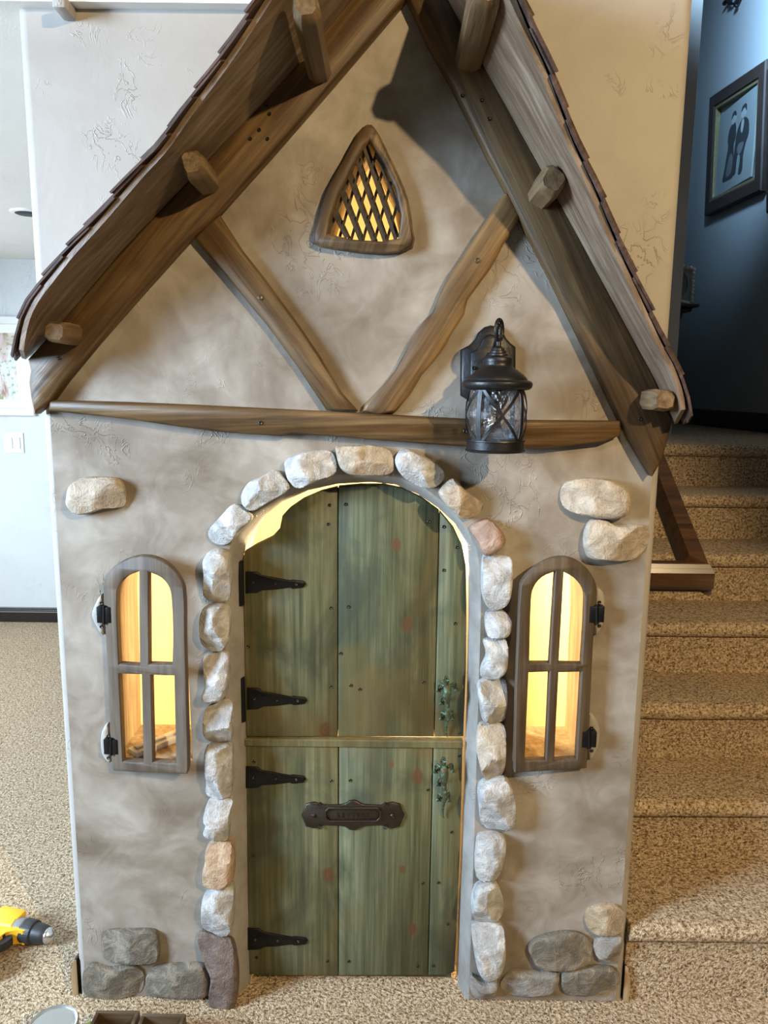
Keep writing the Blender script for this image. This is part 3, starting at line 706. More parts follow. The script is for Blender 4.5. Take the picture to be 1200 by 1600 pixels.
# letter plate
half = [(478, 1257), (490, 1254), (499, 1256), (508, 1259), (532, 1258), (540, 1256), (546, 1252), (553, 1251)]
cx, cy = 551.5, 1274.5
rgt = [(2 * cx - a, b) for a, b in half[:-1]][::-1]
topc = half + rgt + [(2 * cx - 474, 1268), (2 * cx - 471, 1274.5), (2 * cx - 474, 1281)]
botc = [(2 * cx - a, 2 * cy - b) for a, b in (half + rgt)] + [(474, 1281), (471, 1274.5), (474, 1268)]
plate = prism_obj('letter_plate', 'bronze', [XZ(topc + botc, YD - 0.006)], YD - 0.006, YD + 0.001, 0.002, d2)
plate['label'] = 'dark bronze letter plate reading LETTERS'
o1 = [(507, 1268), (513, 1262), (590, 1262), (596, 1268), (596, 1279), (590, 1286), (513, 1286), (507, 1279)]
i1 = [(510, 1269), (515, 1265), (588, 1265), (593, 1269), (593, 1278), (588, 1283), (515, 1283), (510, 1278)]
prism_obj('flap_frame', 'bronze', [XZ(o1, YD - 0.011), XZ(i1, YD - 0.011)], YD - 0.011, YD - 0.005, 0.001, plate)
for (a, b) in ((490, 1274.5), (2 * cx - 490, 1274.5)):
    p = P(a, b, YD - 0.006); bm = bmesh.new()
    lathe(bm, [(0.0055, 0), (0.0055, 0.002), (0.004, 0.0035), (0.003, 0.002), (0.0015, 0.004), (0.0, 0.004)], p, 14, mtx=Matrix.Rotation(R(90), 3, 'X'))
    finish(bm, 'rosette', 'bronze', plate, True, 40)
for (a, b) in ((500, 1255), (2 * cx - 500, 1255), (500, 1294), (2 * cx - 500, 1294)):
    p = P(a, b, YD - 0.0075); bm = bmesh.new(); pts = []
    for i in range(22):
        t = i / 21; ang = t * 4.6 * math.pi / 2; rr = 0.0062 * (1 - 0.75 * t)
        sx = -1 if a < cx else 1; sz = 1 if b < cy else -1
        pts.append((p.x - sx * rr * math.cos(ang), p.y, p.z + sz * rr * math.sin(ang) - sz * 0.003))
    tube(bm, pts, 0.0012, 6); finish(bm, 'scroll', 'bronze', plate, True, 60)
tc = bpy.data.curves.new('lettering', 'FONT'); tc.body = 'LETTERS'; tc.size = 0.0175; tc.extrude = 0.0012; tc.align_x = 'CENTER'; tc.align_y = 'CENTER'; tc.space_character = 1.35
to = bpy.data.objects.new('lettering', tc); COL.objects.link(to); to.parent = plate; tc.materials.append(MAT['bronze'])
to.location = P(551.5, 1274, YD - 0.0065); to.rotation_euler = (R(90), 0, 0)

# lizard handles
def lizard(parent, dx, dy, label):
    def q(a, b, off): return P(a + dx, b + dy, YD - off)
    bm = bmesh.new()
    spine = [(698, 1056, 0.030), (697, 1062, 0.034), (698, 1069, 0.030), (699, 1076, 0.034), (699, 1086, 0.034), (699, 1094, 0.028), (699, 1102, 0.024), (700, 1112, 0.022), (700, 1121, 0.020), (698, 1128, 0.016), (697, 1136, 0.011), (697, 1144, 0.007), (699, 1151, 0.005)]
    rad = [0.004, 0.0085, 0.0065, 0.0105, 0.0115, 0.008, 0.0065, 0.007, 0.0065, 0.0045, 0.0032, 0.0022, 0.001]
    pts = smooth_loop([tuple(q(*s)) for s in spine], 3, False); rr = [r[0] for r in smooth_loop([(r,) for r in rad], 3, False)]
    tube(bm, pts, rr, 10)
    legs = [((694, 1072, 0.030), (687, 1068, 0.018), (684, 1077, 0.003)), ((704, 1072, 0.030), (711, 1067, 0.018), (713, 1076, 0.003)),
            ((697, 1117, 0.019), (690, 1113, 0.012), (689, 1121, 0.003)), ((703, 1117, 0.019), (707, 1112, 0.012), (707, 1122, 0.003)),
            ((694, 1086, 0.03), (690, 1090, 0.018), (689, 1097, 0.003))]
    for lg in legs:
        ps = smooth_loop([tuple(q(*s)) for s in lg], 3, False); tube(bm, ps, [0.004 - 0.002 * i / (len(ps) - 1) for i in range(len(ps))], 7)
        f = lg[-1]
        for t in (-3, 0, 3): tube(bm, [q(f[0], f[1], 0.002), q(f[0] + t, f[1] + 4, 0.0015)], [0.0014, 0.001], 5)
    for s in (-3.2, 3.2):
        bmesh.ops.create_uvsphere(bm, u_segments=8, v_segments=6, radius=0.0024, matrix=Matrix.Translation(q(697.5 + s, 1060, 0.040)))
    for v in bm.verts: v.co += Vector((noise.noise(v.co * 260), noise.noise(v.co * 260 + Vector((9, 0, 0))), noise.noise(v.co * 260 + Vector((0, 9, 0))))) * 0.0009
    o = finish(bm, 'lizard_handle', 'verdigris', parent, True, 60); o['label'] = label
m, nt, b = new_mat('verdigris'); T = NT(nt); b.inputs['Metallic'].default_value = 0.35; b.inputs['Roughness'].default_value = 0.42
nn = T.noise(T.obj(), 110, 3); T.link(T.ramp(nn, [(0.42, (0.085, 0.062, 0.022)), (0.54, (0.055, 0.095, 0.055)), (0.66, (0.15, 0.26, 0.18))]), b.inputs['Base Color']); MAT['verdigris'] = m
T.link(T.bump(T.noise(T.obj(), 500, 2), 0.6, 0.002), b.inputs['Normal'])
lizard(d1, 0, 0, 'green verdigris lizard-shaped handle'); lizard(d2, -5, 127, 'green verdigris lizard-shaped handle')

# ================================================================== SHUTTER WINDOWS
def shutter(idx, label, hx, slope, outline, panes, hinges):
    """casement swung a little off the wall: plane y = Y0 + slope*x"""
    Y0 = -0.030 - slope * P(hx, 1040, 0).x
    fr = lambda pts: [(p.x, p.z) for p in (P(a, b, Y0, slope) for a, b in pts)]
    win = tag(empty('window_%d' % idx), label, 'window', kind='structure')
    fn = lambda x, y, z: (x, Y0 + slope * x + y, z)
    prism_obj('casement_frame', 'shutter', [soft_loop(fr(outline), 4)] + [soft_loop(fr(p), 3) for p in panes], 0.0, 0.022, 0.0025, win, fn)
    for (bx0, bx1, y0, y1, pad) in hinges:
        pd = prism_obj('hinge_pad', 'pad', [smooth_loop(XZ(pad, -0.016), 2)], -0.018, -0.004, 0.004, win)
        mid = (bx0 + bx1) / 2
        for k, (a, b) in enumerate(((bx0, mid - 1), (mid + 1, bx1))):
            p = P(a, y0, -0.034); q = P(b, y1, -0.034)
            box_obj('butt_hinge', 'black', (p.x, q.x, -0.038, -0.016, q.z, p.z), win, 0.0015)
        p = P(mid, y0 - 2, -0.036); q = P(mid, y1 + 2, -0.036)
        tube_obj('hinge_pin', 'black', [p, q], 0.004, win, 8)
        yc = sorted(v for _, v in pad); px = mid + (-4 if mid < 600 else 4)
        disc(pd, px, y0 - 6, -0.0185, 0.0045, 'bronze'); disc(pd, px, y1 + 6, -0.0185, 0.0045, 'bronze')
    return win
MAT['pad'] = plain('pale_pad', (0.34, 0.31, 0.27), 0.6, 0, 0.3, 60, 0.2)
shutter(1, 'arched four-pane grey-brown casement left of the door', 168, -0.22,
    [(161, 918), (164, 906), (171, 893), (184, 881), (204, 872), (220, 869), (238, 871), (261, 882), (276, 898), (287, 921), (289, 995), (292, 1108), (294, 1200), (292, 1210), (178, 1205), (175, 1200), (169, 1085), (165, 995)],
    [[(217, 893), (202, 899), (190, 909), (183, 925), (184, 995), (186, 1038), (218, 1040)], [(232, 894), (252, 903), (264, 918), (268, 939), (270, 995), (269, 1039), (233, 1038)],
     [(186, 1053), (221, 1054), (224, 1192), (192, 1190)], [(236, 1055), (272, 1056), (275, 1193), (239, 1191)]],
    [(151, 174, 948, 973, [(158, 929), (161, 955), (162, 988), (158, 992), (150, 978), (143, 962), (147, 947)]), (162, 185, 1155, 1178, [(168, 1131), (172, 1155), (174, 1188), (168, 1191), (159, 1178), (157, 1155), (160, 1140)])])
shutter(2, 'arched four-pane brown casement right of the door', 926, 0.22,
    [(814, 916), (820, 904), (830, 893), (854, 877), (879, 871), (901, 876), (922, 894), (933, 921), (928, 986), (923, 1085), (917, 1201), (804, 1208), (806, 1085), (810, 986)],
    [[(868, 893), (847, 902), (834, 918), (830, 936), (827, 1037), (859, 1037)], [(881, 894), (897, 903), (910, 918), (915, 934), (909, 1038), (873, 1037)],
     [(826, 1051), (859, 1050), (853, 1189), (820, 1189)], [(873, 1051), (909, 1050), (901, 1187), (866, 1189)]],
    [(922, 943, 947, 972, [(932, 921), (943, 926), (945, 950), (943, 975), (936, 988), (929, 992), (930, 955)]), (910, 931, 1143, 1167, [(921, 1117), (931, 1122), (937, 1138), (937, 1158), (932, 1176), (921, 1188), (919, 1150)])])

# gable vent
VO = [(574, 196), (586, 202), (599, 226), (621, 272), (636, 312), (643, 356), (643, 385), (599, 396), (533, 389), (491, 378), (497, 341), (511, 294), (537, 248), (557, 211)]
vent = tag(empty('window_3'), 'pointed wooden lattice vent high in the gable', 'window', kind='structure')
VI = XZ([(577, 218), (599, 253), (618, 294), (627, 336), (623, 372), (596, 377), (552, 374), (511, 365), (515, 345), (530, 301), (548, 266), (566, 231)], -0.03)
prism_obj('vent_frame', 'ventwood', [smooth_loop(XZ(VO, -0.03), 2), VI], -0.030, -0.004, 0.004, vent)
prism_obj('vent_back_frame', 'ventwood', [smooth_loop(XZ([(574 + (a - 574) * 1.03, 296 + (b - 296) * 1.02) for a, b in VO], -0.014), 2), VI], -0.014, -0.0045, 0.002, vent)
def slat(a, b, Y, w_, name='lattice_slat'):
    p = P(*a, Y); q = P(*b, Y); d = (q - p).normalized(); n = Vector((-d.z, 0, d.x)) * w_ / 2
    bm = bmesh.new()
    prism(bm, [[((p + n).x, (p + n).z), ((q + n).x, (q + n).z), ((q - n).x, (q - n).z), ((p - n).x, (p - n).z)]], Y, Y + 0.006)
    finish(bm, name, 'lattice', vent)
for a, b in (((568, 228), (618, 373)), ((557, 250), (601, 377)), ((543, 270), (583, 376)), ((532, 297), (563, 375)), ((522, 334), (541, 371)), ((588, 240), (626, 332))): slat(a, b, -0.016, 0.0075)
for a, b in (((514, 364), (556, 248)), ((531, 369), (572, 228)), ((549, 373), (588, 238)), ((567, 375), (600, 258)), ((585, 376), (611, 284)), ((604, 377), (622, 314))): slat(a, b, -0.006, 0.0060)
for a, b in (((573, 228), (622, 370)), ((561, 248), (606, 377)), ((547, 267), (588, 377)), ((536, 294), (568, 375)), ((526, 330), (546, 372))): slat(a, b, 0.002, 0.0070, 'shadow_slat')  # extra dark slats standing in for the shadow bands beside the front slats

# ================================================================== LANTERN
YLn = -0.135
lan = empty('wall_lantern', 'black outdoor wall lantern with seeded glass on the gable', 'lantern')
LX = P(776, 620, YLn).x; LS = P(777, 600, YLn).x - P(776, 600, YLn).x
lz = lambda py: P(776, py, YLn).z
cap = [(4, 532), (4, 540), (5, 542), (9, 544.5), (10, 548), (12.5, 549), (13, 552), (15.5, 553.5), (16, 556), (22, 559), (23.5, 562), (23, 566), (22.5, 570), (24.5, 574), (32, 579), (40, 585), (46, 591), (47, 594), (52, 595.5), (54.5, 598), (55, 601), (54, 605), (51, 608), (46, 609.5), (40, 609.5)]
lathe_obj('cap', 'lantern', [(r * LS, lz(y) - 1.0) for r, y in cap][::-1], (LX, YLn, 1.0), lan, 40)
basep = [(41, 687), (46.5, 687), (47, 689), (45, 690), (45, 701), (47, 703), (46.5, 705), (43, 706), (20, 706)]
lathe_obj('base_ring', 'lantern', [(r * LS, lz(y) - 1.0) for r, y in basep], (LX, YLn, 1.0), lan, 40)
def body_r(t): return (43 + 3.5 * math.sin(math.pi * t)) * LS
bm = bmesh.new()
prof = [(body_r(i / 12) - 0.003, lz(608 + 82 * i / 12) - 1.0) for i in range(13)]
prof += [(r - 0.003, h) for r, h in prof[::-1]]
lathe(bm, prof + [prof[0]], (LX, YLn, 1.0), 40)
m, nt, b = new_mat('seeded_glass'); T = NT(nt)
vor = T.n('ShaderNodeTexVoronoi', {'Vector': T.obj(), 'Scale': 230.0}, feature='SMOOTH_F1').outputs[0]
bn = T.bump(T.math('ADD', vor, T.noise(T.obj(), 45, 2)), 1.0, 0.004)
gl = T.n('ShaderNodeBsdfGlossy', {'Color': (1, 1, 1, 1), 'Roughness': 0.04, 'Normal': bn}).outputs[0]
tr = T.n('ShaderNodeBsdfTransparent', {'Color': (0.95, 0.96, 0.97, 1)}).outputs[0]
fr = T.n('ShaderNodeLayerWeight', {'Blend': 0.42, 'Normal': bn}).outputs['Facing']
mx = T.n('ShaderNodeMixShader', {0: T.math('MULTIPLY', fr, 0.55), 1: tr, 2: gl}).outputs[0]
T.link(mx, nt.nodes['Material Output'].inputs['Surface']); MAT['seeded'] = m
bmesh.ops.remove_doubles(bm, verts=bm.verts, dist=1e-6)
finish(bm, 'glass', 'seeded', lan, True, 60)
def strap(a0, a1, w_, name):
    """thin metal band on the barrel from angle a0 (top) to a1 (bottom)"""
    bm = bmesh.new(); n = 14; rows = []
    for i in range(n + 1):
        t = i / n; a = a0 + (a1 - a0) * t; r = body_r(t) + 0.0006; z = lz(608 + 80 * t)
        ta = Vector((-math.sin(a), math.cos(a), 0)); ra = Vector((math.cos(a), math.sin(a), 0))
        dirv = (Vector((0, 0, -(lz(608) - lz(688)))) + ta * (a1 - a0) * r).normalized(); wv = dirv.cross(ra).normalized() * w_ / 2
        c = Vector((LX, YLn, z)) + ra * r
        rows.append([bm.verts.new(c + wv), bm.verts.new(c - wv), bm.verts.new(c - wv + ra * 0.0018), bm.verts.new(c + wv + ra * 0.0018)])
    for a, b in zip(rows, rows[1:]): bridge(bm, a, b)
    bm.faces.new(rows[0]); bm.faces.new(rows[-1])
    finish(bm, name, 'lantern', lan, True, 40)
for k in range(4):
    a = R(-135 + 90 * k + 3)
    strap(a, a, 0.0105, 'upright_strap')
    strap(a + R(6), a + R(84), 0.0062, 'cross_strap'); strap(a + R(84), a + R(6), 0.0062, 'cross_strap')
# hanging loop, arm and wall plate
lc = P(780, 516, YLn); pts = []
for i in range(28):
    a = 2 * math.pi * i / 28; yaw = R(55)
    pts.append((lc.x + 0.0155 * math.cos(a) * math.cos(yaw), lc.y + 0.0155 * math.cos(a) * math.sin(yaw), lc.z + 0.0215 * math.sin(a)))
tube_obj('hanging_loop', 'lantern', pts, 0.0042, lan, 10, True)
p0 = P(764, 552, -0.03)
arm = smooth_loop([(p0.x, -0.02, p0.z), (p0.x, -0.05, p0.z - 0.004), (p0.x + 0.002, -0.085, p0.z + 0.008), (lc.x, -0.115, lc.z - 0.008), (lc.x, -0.133, lc.z + 0.010), (lc.x, -0.146, lc.z + 0.004), (lc.x, -0.147, lc.z - 0.010)], 4, False)
tube_obj('arm', 'lantern', arm, 0.0042, lan, 10)
bp = [(720, 618), (720, 546), (734, 539), (743, 530), (748, 519), (757, 511), (767, 508), (777, 510), (786, 517), (791, 528), (798, 536), (806, 542), (806, 618), (795, 625), (786, 640), (763, 646), (741, 640), (731, 625)]
prism_obj('wall_plate', 'lantern', [XZ(bp, -0.02)], -0.022, -0.005, 0.006, lan)
bp2 = [(763 + (a - 763) * 0.66, 572 + (b - 572) * 0.78) for a, b in bp]
prism_obj('plate_boss', 'lantern', [XZ(bp2, -0.028)], -0.030, -0.020, 0.004, lan)
for q in ((740, 575), (786, 575)): disc(lan, *q, -0.0305, 0.0045, 'lantern', 0.004, 'cap_nut')
bulb = [(0.0, 0.0), (0.010, 0.001), (0.016, 0.008), (0.018, 0.018), (0.015, 0.03), (0.009, 0.042), (0.007, 0.05)]
m, nt, b = new_mat('bulb_glass'); b.inputs['Transmission Weight'].default_value = 1.0; b.inputs['Roughness'].default_value = 0.0; b.inputs['Base Color'].default_value = (1, 0.93, 0.82, 1); MAT['bulbglass'] = m
lathe_obj('bulb', 'bulbglass', bulb, (LX, YLn, lz(668)), lan, 20)
lathe_obj('lamp_socket', 'lantern', [(0.009, 0), (0.011, 0.004), (0.011, 0.03), (0.02, 0.034)], (LX, YLn, lz(668) + 0.05), lan, 20)

# ================================================================== HANDRAIL
rail = empty('handrail', 'dark brown wooden handrail beside the stairs with a mitred return', 'handrail')
yr = 0.115; XRo = P(1109, 893, yr).x
zr0 = P(1108, 898, yr).z
sl = math.atan2(RIS, 0.27); dv = Vector((0, math.cos(sl), math.sin(sl))); nv = Vector((0, -math.sin(sl), math.cos(sl)))
rp = [(-0.026, -0.034), (0.026, -0.034), (0.030, -0.024), (0.030, 0.010), (0.020, 0.032), (-0.020, 0.032), (-0.030, 0.010), (-0.030, -0.024)]
bm = bmesh.new(); r1 = []; r2 = []
base = Vector((XRo - 0.030, yr, zr0))
for a, b in rp:
    off = Vector((a, 0, 0)) + nv * b
    # mitre against the return: slide along dv so that the joint runs through the corner
    r1.append(bm.verts.new(base + off + dv * (-a * 0.8 + b * math.tan(sl))))
    r2.append(bm.verts.new(base + off + dv * 1.9))
bridge(bm, r1, r2); bm.faces.new(r1); bm.faces.new(r2); finish(bm, 'sloping_rail', 'rail', rail)
bm = bmesh.new(); r1 = []; r2 = []
for a, b in rp:
    r1.append(bm.verts.new((XR - 0.002, yr + a, zr0 + b))); r2.append(bm.verts.new((XRo - 0.030 - a, yr + a, zr0 + b)))
bridge(bm, r1, r2); bm.faces.new(r1); bm.faces.new(r2); finish(bm, 'wall_return', 'rail', rail)
box_obj('lower_lip', 'rail', (XR, XRo - 0.022, yr - 0.018, yr + 0.02, zr0 - 0.042, zr0 - 0.033), rail, 0.003)

# ================================================================== STAIRWELL THINGS
def on_wall(px, py, off=0.0): return PX(px, py, XW - off)
def framed(name, label, corners, rim, depth, fmat, cat, inner):
    """frame hung flat on the stairwell wall; corners TL,TR,BR,BL in pixels"""
    root = empty(name, label, cat)
    c = [on_wall(a, b, depth) for a, b in corners]
    y0 = max(c[1].y, c[2].y); y1 = min(c[0].y, c[3].y); zb = max(c[2].z, c[3].z); zt = min(c[0].z, c[1].z)
    X0 = XW - depth
    bm = bmesh.new(); fn = lambda y, x, z: (X0 + x, y, z)
    o = [(c[2].y, c[2].z), (c[3].y, c[3].z), (c[0].y, c[0].z), (c[1].y, c[1].z)]
    prism(bm, [o, offset(o, rim)], 0, depth - 0.001, 0.008, fn); finish(bm, 'outer_frame', fmat, root, False)
    bm = bmesh.new(); prism(bm, [offset(o, rim), offset(o, rim + 0.018)], 0.008, depth - 0.002, 0.002, fn); finish(bm, 'inner_fillet', inner, root, False)
    return root, (y0 + rim + 0.018, y1 - rim - 0.018, zb + rim + 0.018, zt - rim - 0.018), X0
MAT['frame'] = plain('dark_mahogany', (0.035, 0.022, 0.017), 0.35, 0, 0.1, 80, 0.4)
MAT['gilt'] = plain('tarnished_gilt', (0.30, 0.24, 0.12), 0.4, 0.6, 0.3, 300, 0.4)
MAT['print'] = plain('grey_photo_print', (0.20, 0.215, 0.205), 0.35, 0, 0, 8, 0.12)
MAT['apron'] = plain('print_apron', (0.095, 0.10, 0.098), 0.4); MAT['ink'] = plain('print_dark', (0.028, 0.03, 0.032), 0.4); MAT['inkmid'] = plain('print_mid', (0.11, 0.115, 0.115), 0.4); MAT['inklight'] = plain('print_light', (0.27, 0.28, 0.265), 0.4)
por, (py0, py1, pz0, pz1), X0 = framed('framed_portrait', 'dark wooden frame with an old photograph of two people', [(1108, 152), (1196, 92), (1188, 298), (1100, 338)], 0.085, 0.045, 'frame', 'picture', 'gilt')
pr = box_obj('photo_print', 'print', (X0 + 0.018, X0 + 0.030, py0 - 0.005, py1 + 0.005, pz0 - 0.005, pz1 + 0.005), por)
def flat(name, mat, pts, lift):
    """flat printed shape: u to the viewer's right (towards -y), v up, both 0..1 on the print"""
    fn = lambda y, x, z: (X0 + x, y, z)
    lp = [(py1 + (py0 - py1) * u, pz0 + (pz1 - pz0) * v) for u, v in pts]
    bm = bmesh.new(); prism(bm, [smooth_loop(lp, 3)], 0.018 - lift, 0.0182, 0, fn); finish(bm, name, mat, pr)
flat('standing_figure', 'ink', [(0.22, 0.13), (0.25, 0.26), (0.28, 0.40), (0.31, 0.52), (0.28, 0.62), (0.31, 0.72), (0.37, 0.77), (0.45, 0.77), (0.50, 0.70), (0.51, 0.58), (0.47, 0.50), (0.50, 0.34), (0.53, 0.13), (0.38, 0.11)], 0.0008)
flat('apron', 'apron', [(0.31, 0.18), (0.35, 0.36), (0.40, 0.42), (0.47, 0.36), (0.45, 0.18)], 0.0012)
flat('head', 'inklight', [(0.36, 0.79), (0.37, 0.86), (0.42, 0.88), (0.47, 0.85), (0.46, 0.79), (0.41, 0.76)], 0.0014)
flat('hair', 'ink', [(0.355, 0.83), (0.37, 0.89), (0.42, 0.915), (0.47, 0.89), (0.48, 0.84), (0.42, 0.865)], 0.0018)
flat('seated_figure', 'ink', [(0.50, 0.40), (0.52, 0.58), (0.56, 0.67), (0.64, 0.74), (0.74, 0.74), (0.84, 0.66), (0.86, 0.52), (0.80, 0.42), (0.76, 0.30), (0.76, 0.12), (0.66, 0.11), (0.68, 0.30), (0.60, 0.34), (0.58, 0.14), (0.50, 0.15), (0.50, 0.30)], 0.001)
flat('shirt_front', 'inklight', [(0.64, 0.62), (0.645, 0.72), (0.70, 0.73), (0.71, 0.66), (0.68, 0.58)], 0.0014)
flat('head', 'inklight', [(0.62, 0.78), (0.63, 0.85), (0.69, 0.87), (0.74, 0.83), (0.73, 0.77), (0.68, 0.74)], 0.0014)
flat('hair', 'ink', [(0.62, 0.83), (0.63, 0.88), (0.69, 0.905), (0.75, 0.88), (0.755, 0.81), (0.70, 0.86)], 0.0018)
flat('knee', 'inkmid', [(0.58, 0.40), (0.60, 0.47), (0.74, 0.46), (0.72, 0.38), (0.64, 0.34)], 0.0013)
framed('dark_picture_frame', 'dark frame cut off by the right edge of the photo', [(1197, 108), (1262, 62), (1250, 285), (1196, 334)], 0.05, 0.04, 'frame', 'picture', 'frame')

# corbel shelf with ornate little frame, on the wall left of the landing
YB = 2.30; XB = P(1062, 500, YB).x
tag(box_obj('wall_upstairs', 'wall', (XR + 0.02, XB, YB, YW, ZL + 0.001, 4.6)), 'narrow tan strip of wall beside the landing', 'wall', kind='structure')
cyb = YB + 0.22; zc0 = P(1085, 478, cyb).z
corb = empty('corbel_shelf', 'black carved corbel shelf beside the stair landing', 'shelf')
pc = [(0.0, -0.016), (0.135, -0.016), (0.130, -0.034), (0.085, -0.045), (0.072, -0.09), (0.055, -0.15), (0.022, -0.21), (0.0, -0.28)]
bm = bmesh.new(); prism(bm, [[(XB + a, zc0 + b) for a, b in pc]], cyb - 0.045, cyb + 0.045, 0.006); finish(bm, 'bracket', 'darktrim', corb)
box_obj('shelf_top', 'darktrim', (XB, XB + 0.150, cyb - 0.10, cyb + 0.10, zc0 - 0.016, zc0), corb, 0.005)
mini = empty('ornate_photo_frame', 'small pewter filigree photo frame on the corbel shelf', 'picture')
MAT['pewter'] = plain('pewter', (0.62, 0.62, 0.58), 0.45, 0.3, 0.4, 300, 0.3)
mt = Matrix.Translation((XB + 0.070, cyb - 0.02, zc0 + 0.016)) @ Matrix.Rotation(R(16), 4, 'Z') @ Matrix.Rotation(R(-12), 4, 'X') @ Matrix.Rotation(R(9), 4, 'Y') @ Matrix.Scale(0.80, 4)
o = [(-0.10, 0), (0.10, 0), (0.10, 0.27), (-0.10, 0.27)]
bm = bmesh.new(); prism(bm, [o, offset(o, 0.022)], -0.006, 0.006, 0.003, lambda x, y, z: mt @ Vector((x, y, z))); finish(bm, 'rim', 'pewter', mini)
bm = bmesh.new(); prism(bm, [offset(o, 0.022), [(0.055 * math.cos(2 * math.pi * i / 24), 0.135 + 0.085 * math.sin(2 * math.pi * i / 24)) for i in range(24)]], 0.0, 0.005, 0, lambda x, y, z: mt @ Vector((x, y, z))); finish(bm, 'mat_board', 'print', mini)
bm = bmesh.new(); prism(bm, [offset(o, 0.02)], 0.005, 0.008, 0, lambda x, y, z: mt @ Vector((x, y, z))); finish(bm, 'photo', 'inkmid', mini)
bead = bmesh.new(); bmesh.ops.create_uvsphere(bead, u_segments=8, v_segments=6, radius=0.011); bead_o = finish(bead, 'filigree_bead', 'pewter', mini, True)
spots = [(s_ * 0.089, 0.02 + i * 0.029) for s_ in (-1, 1) for i in range(9)] + [(-0.06 + i * 0.03, 0.259) for i in range(5)]
for i, (a, b) in enumerate(spots):
    ob_ = bead_o
    if i:
        ob_ = bead_o.copy(); COL.objects.link(ob_); ob_.parent = mini
    ob_.location = mt @ Vector((a, -0.008, b))
# dark iron scrolls of a wall ornament above the portrait
orn = empty('iron_wall_ornament', 'dark iron scroll ornament at the top edge above the portrait', 'ornament')
for (a0, b0, a1, b1) in ((1134, 7, 1142, -8), (1146, 6, 1143, -10), (1153, 10, 1157, -8)):
    p = on_wall(a0, b0, 0.02); q = on_wall(a1, b1, 0.02); mm = (p + q) / 2 + Vector((-0.015, 0.02, -0.01))
    tube_obj('scroll', 'black', smooth_loop([tuple(p), tuple(mm), tuple(q), tuple(q + Vector((0, 0.03, 0.1)))], 5, False), [0.006 + 0.008 * min(1, i / 5) for i in range(16)], orn, 8)
pp = on_wall(1148, -20, 0.012)
box_obj('mount', 'black', (XW - 0.02, XW, pp.y - 0.02, pp.y + 0.03, pp.z - 0.03, pp.z + 0.25), orn, 0.004)

# ================================================================== ROOM ON THE LEFT
pic = empty('framed_painting', 'white framed watercolour with green foliage on the far wall', 'picture')
MAT['whiteframe'] = plain('limed_white_frame', (0.74, 0.73, 0.70), 0.5, 0, 0.2, 40, 0.08); MAT['matboard'] = plain('white_mat_board', (0.80, 0.83, 0.84), 0.6)
a = P(44, 494, YF - 0.03); bq = P(55, 650, YF - 0.03); xr_ = (a.x + bq.x) / 2; zt_, zb_ = a.z, bq.z
o = [(xr_ - 0.72, zb_), (xr_, zb_), (xr_, zt_), (xr_ - 0.72, zt_)]
bm = bmesh.new(); prism(bm, [o, offset(o, 0.052)], YF - 0.035, YF - 0.001, 0.006); finish(bm, 'outer_frame', 'whiteframe', pic)
bm = bmesh.new(); prism(bm, [offset(o, 0.045), offset(o, 0.105)], YF - 0.018, YF - 0.008); finish(bm, 'mat_board', 'matboard', pic)
m, nt, b = new_mat('watercolour'); T = NT(nt); ob = T.obj()
n1 = T.noise(T.mapping(ob, scale=(9, 1, 3)), 1, 4, 0.6, 0.8); n2 = T.noise(ob, 26, 4)
c = T.ramp(n1, [(0.36, (0.30, 0.17, 0.12)), (0.46, (0.62, 0.50, 0.45)), (0.54, (0.72, 0.76, 0.82)), (0.66, (0.45, 0.55, 0.68))])
c = T.mix(T.math('MULTIPLY', T.ramp(n2, [(0.55, (0, 0, 0)), (0.62, (1, 1, 1))]), 0.85), c, (0.22, 0.32, 0.10)); T.link(c, b.inputs['Base Color']); b.inputs['Roughness'].default_value = 0.6; MAT['watercolour'] = m
bm = bmesh.new(); prism(bm, [offset(o, 0.10)], YF - 0.012, YF - 0.002); finish(bm, 'painting', 'watercolour', pic)
sw = empty('light_switch', 'white double rocker light switch on the far wall', 'switch')
a = P(5, 676, YF - 0.006); bq = P(38, 708, YF - 0.006)
box_obj('cover_plate', 'white', (a.x, bq.x, YF - 0.007, YF, bq.z, a.z), sw, 0.003)
wd = bq.x - a.x; hd = a.z - bq.z
for k in (0.30, 0.70):
    xx = a.x + wd * k; zz = (a.z + bq.z) / 2
    bm = bmesh.new(); prism(bm, [[(xx - wd * 0.14, zz - hd * 0.28), (xx + wd * 0.14, zz - hd * 0.28), (xx + wd * 0.14, zz + hd * 0.28), (xx - wd * 0.14, zz + hd * 0.28)]], YF - 0.013, YF - 0.006, 0.002); finish(bm, 'rocker', 'white', sw)
# dark round fitting on the ceiling of that room
pz = PZ(37, 331, ZC); fit = empty('ceiling_speaker', 'small black round fitting in the left room ceiling', 'ceiling fitting')
lathe_obj('grille', 'black', [(0.0, -0.012), (0.05, -0.012), (0.06, -0.008), (0.06, 0.0)], (pz.x + 0.02, pz.y, ZC), fit, 24)
lathe_obj('rim', 'white', [(0.06, -0.009), (0.075, -0.007), (0.078, 0.0)], (pz.x + 0.02, pz.y, ZC), fit, 24)
# end of a bulkhead under the ceiling at the top left
pz = P(96, 8, -0.05)
bk = box_obj('ceiling_bracket', 'wall', (P(84, 5, -0.05).x, P(104, 5, -0.05).x, -0.06, -0.001, P(95, 15, -0.05).z, ZC), None, 0.003)
tag(bk, 'small plastered block under the ceiling at the top left', 'block')

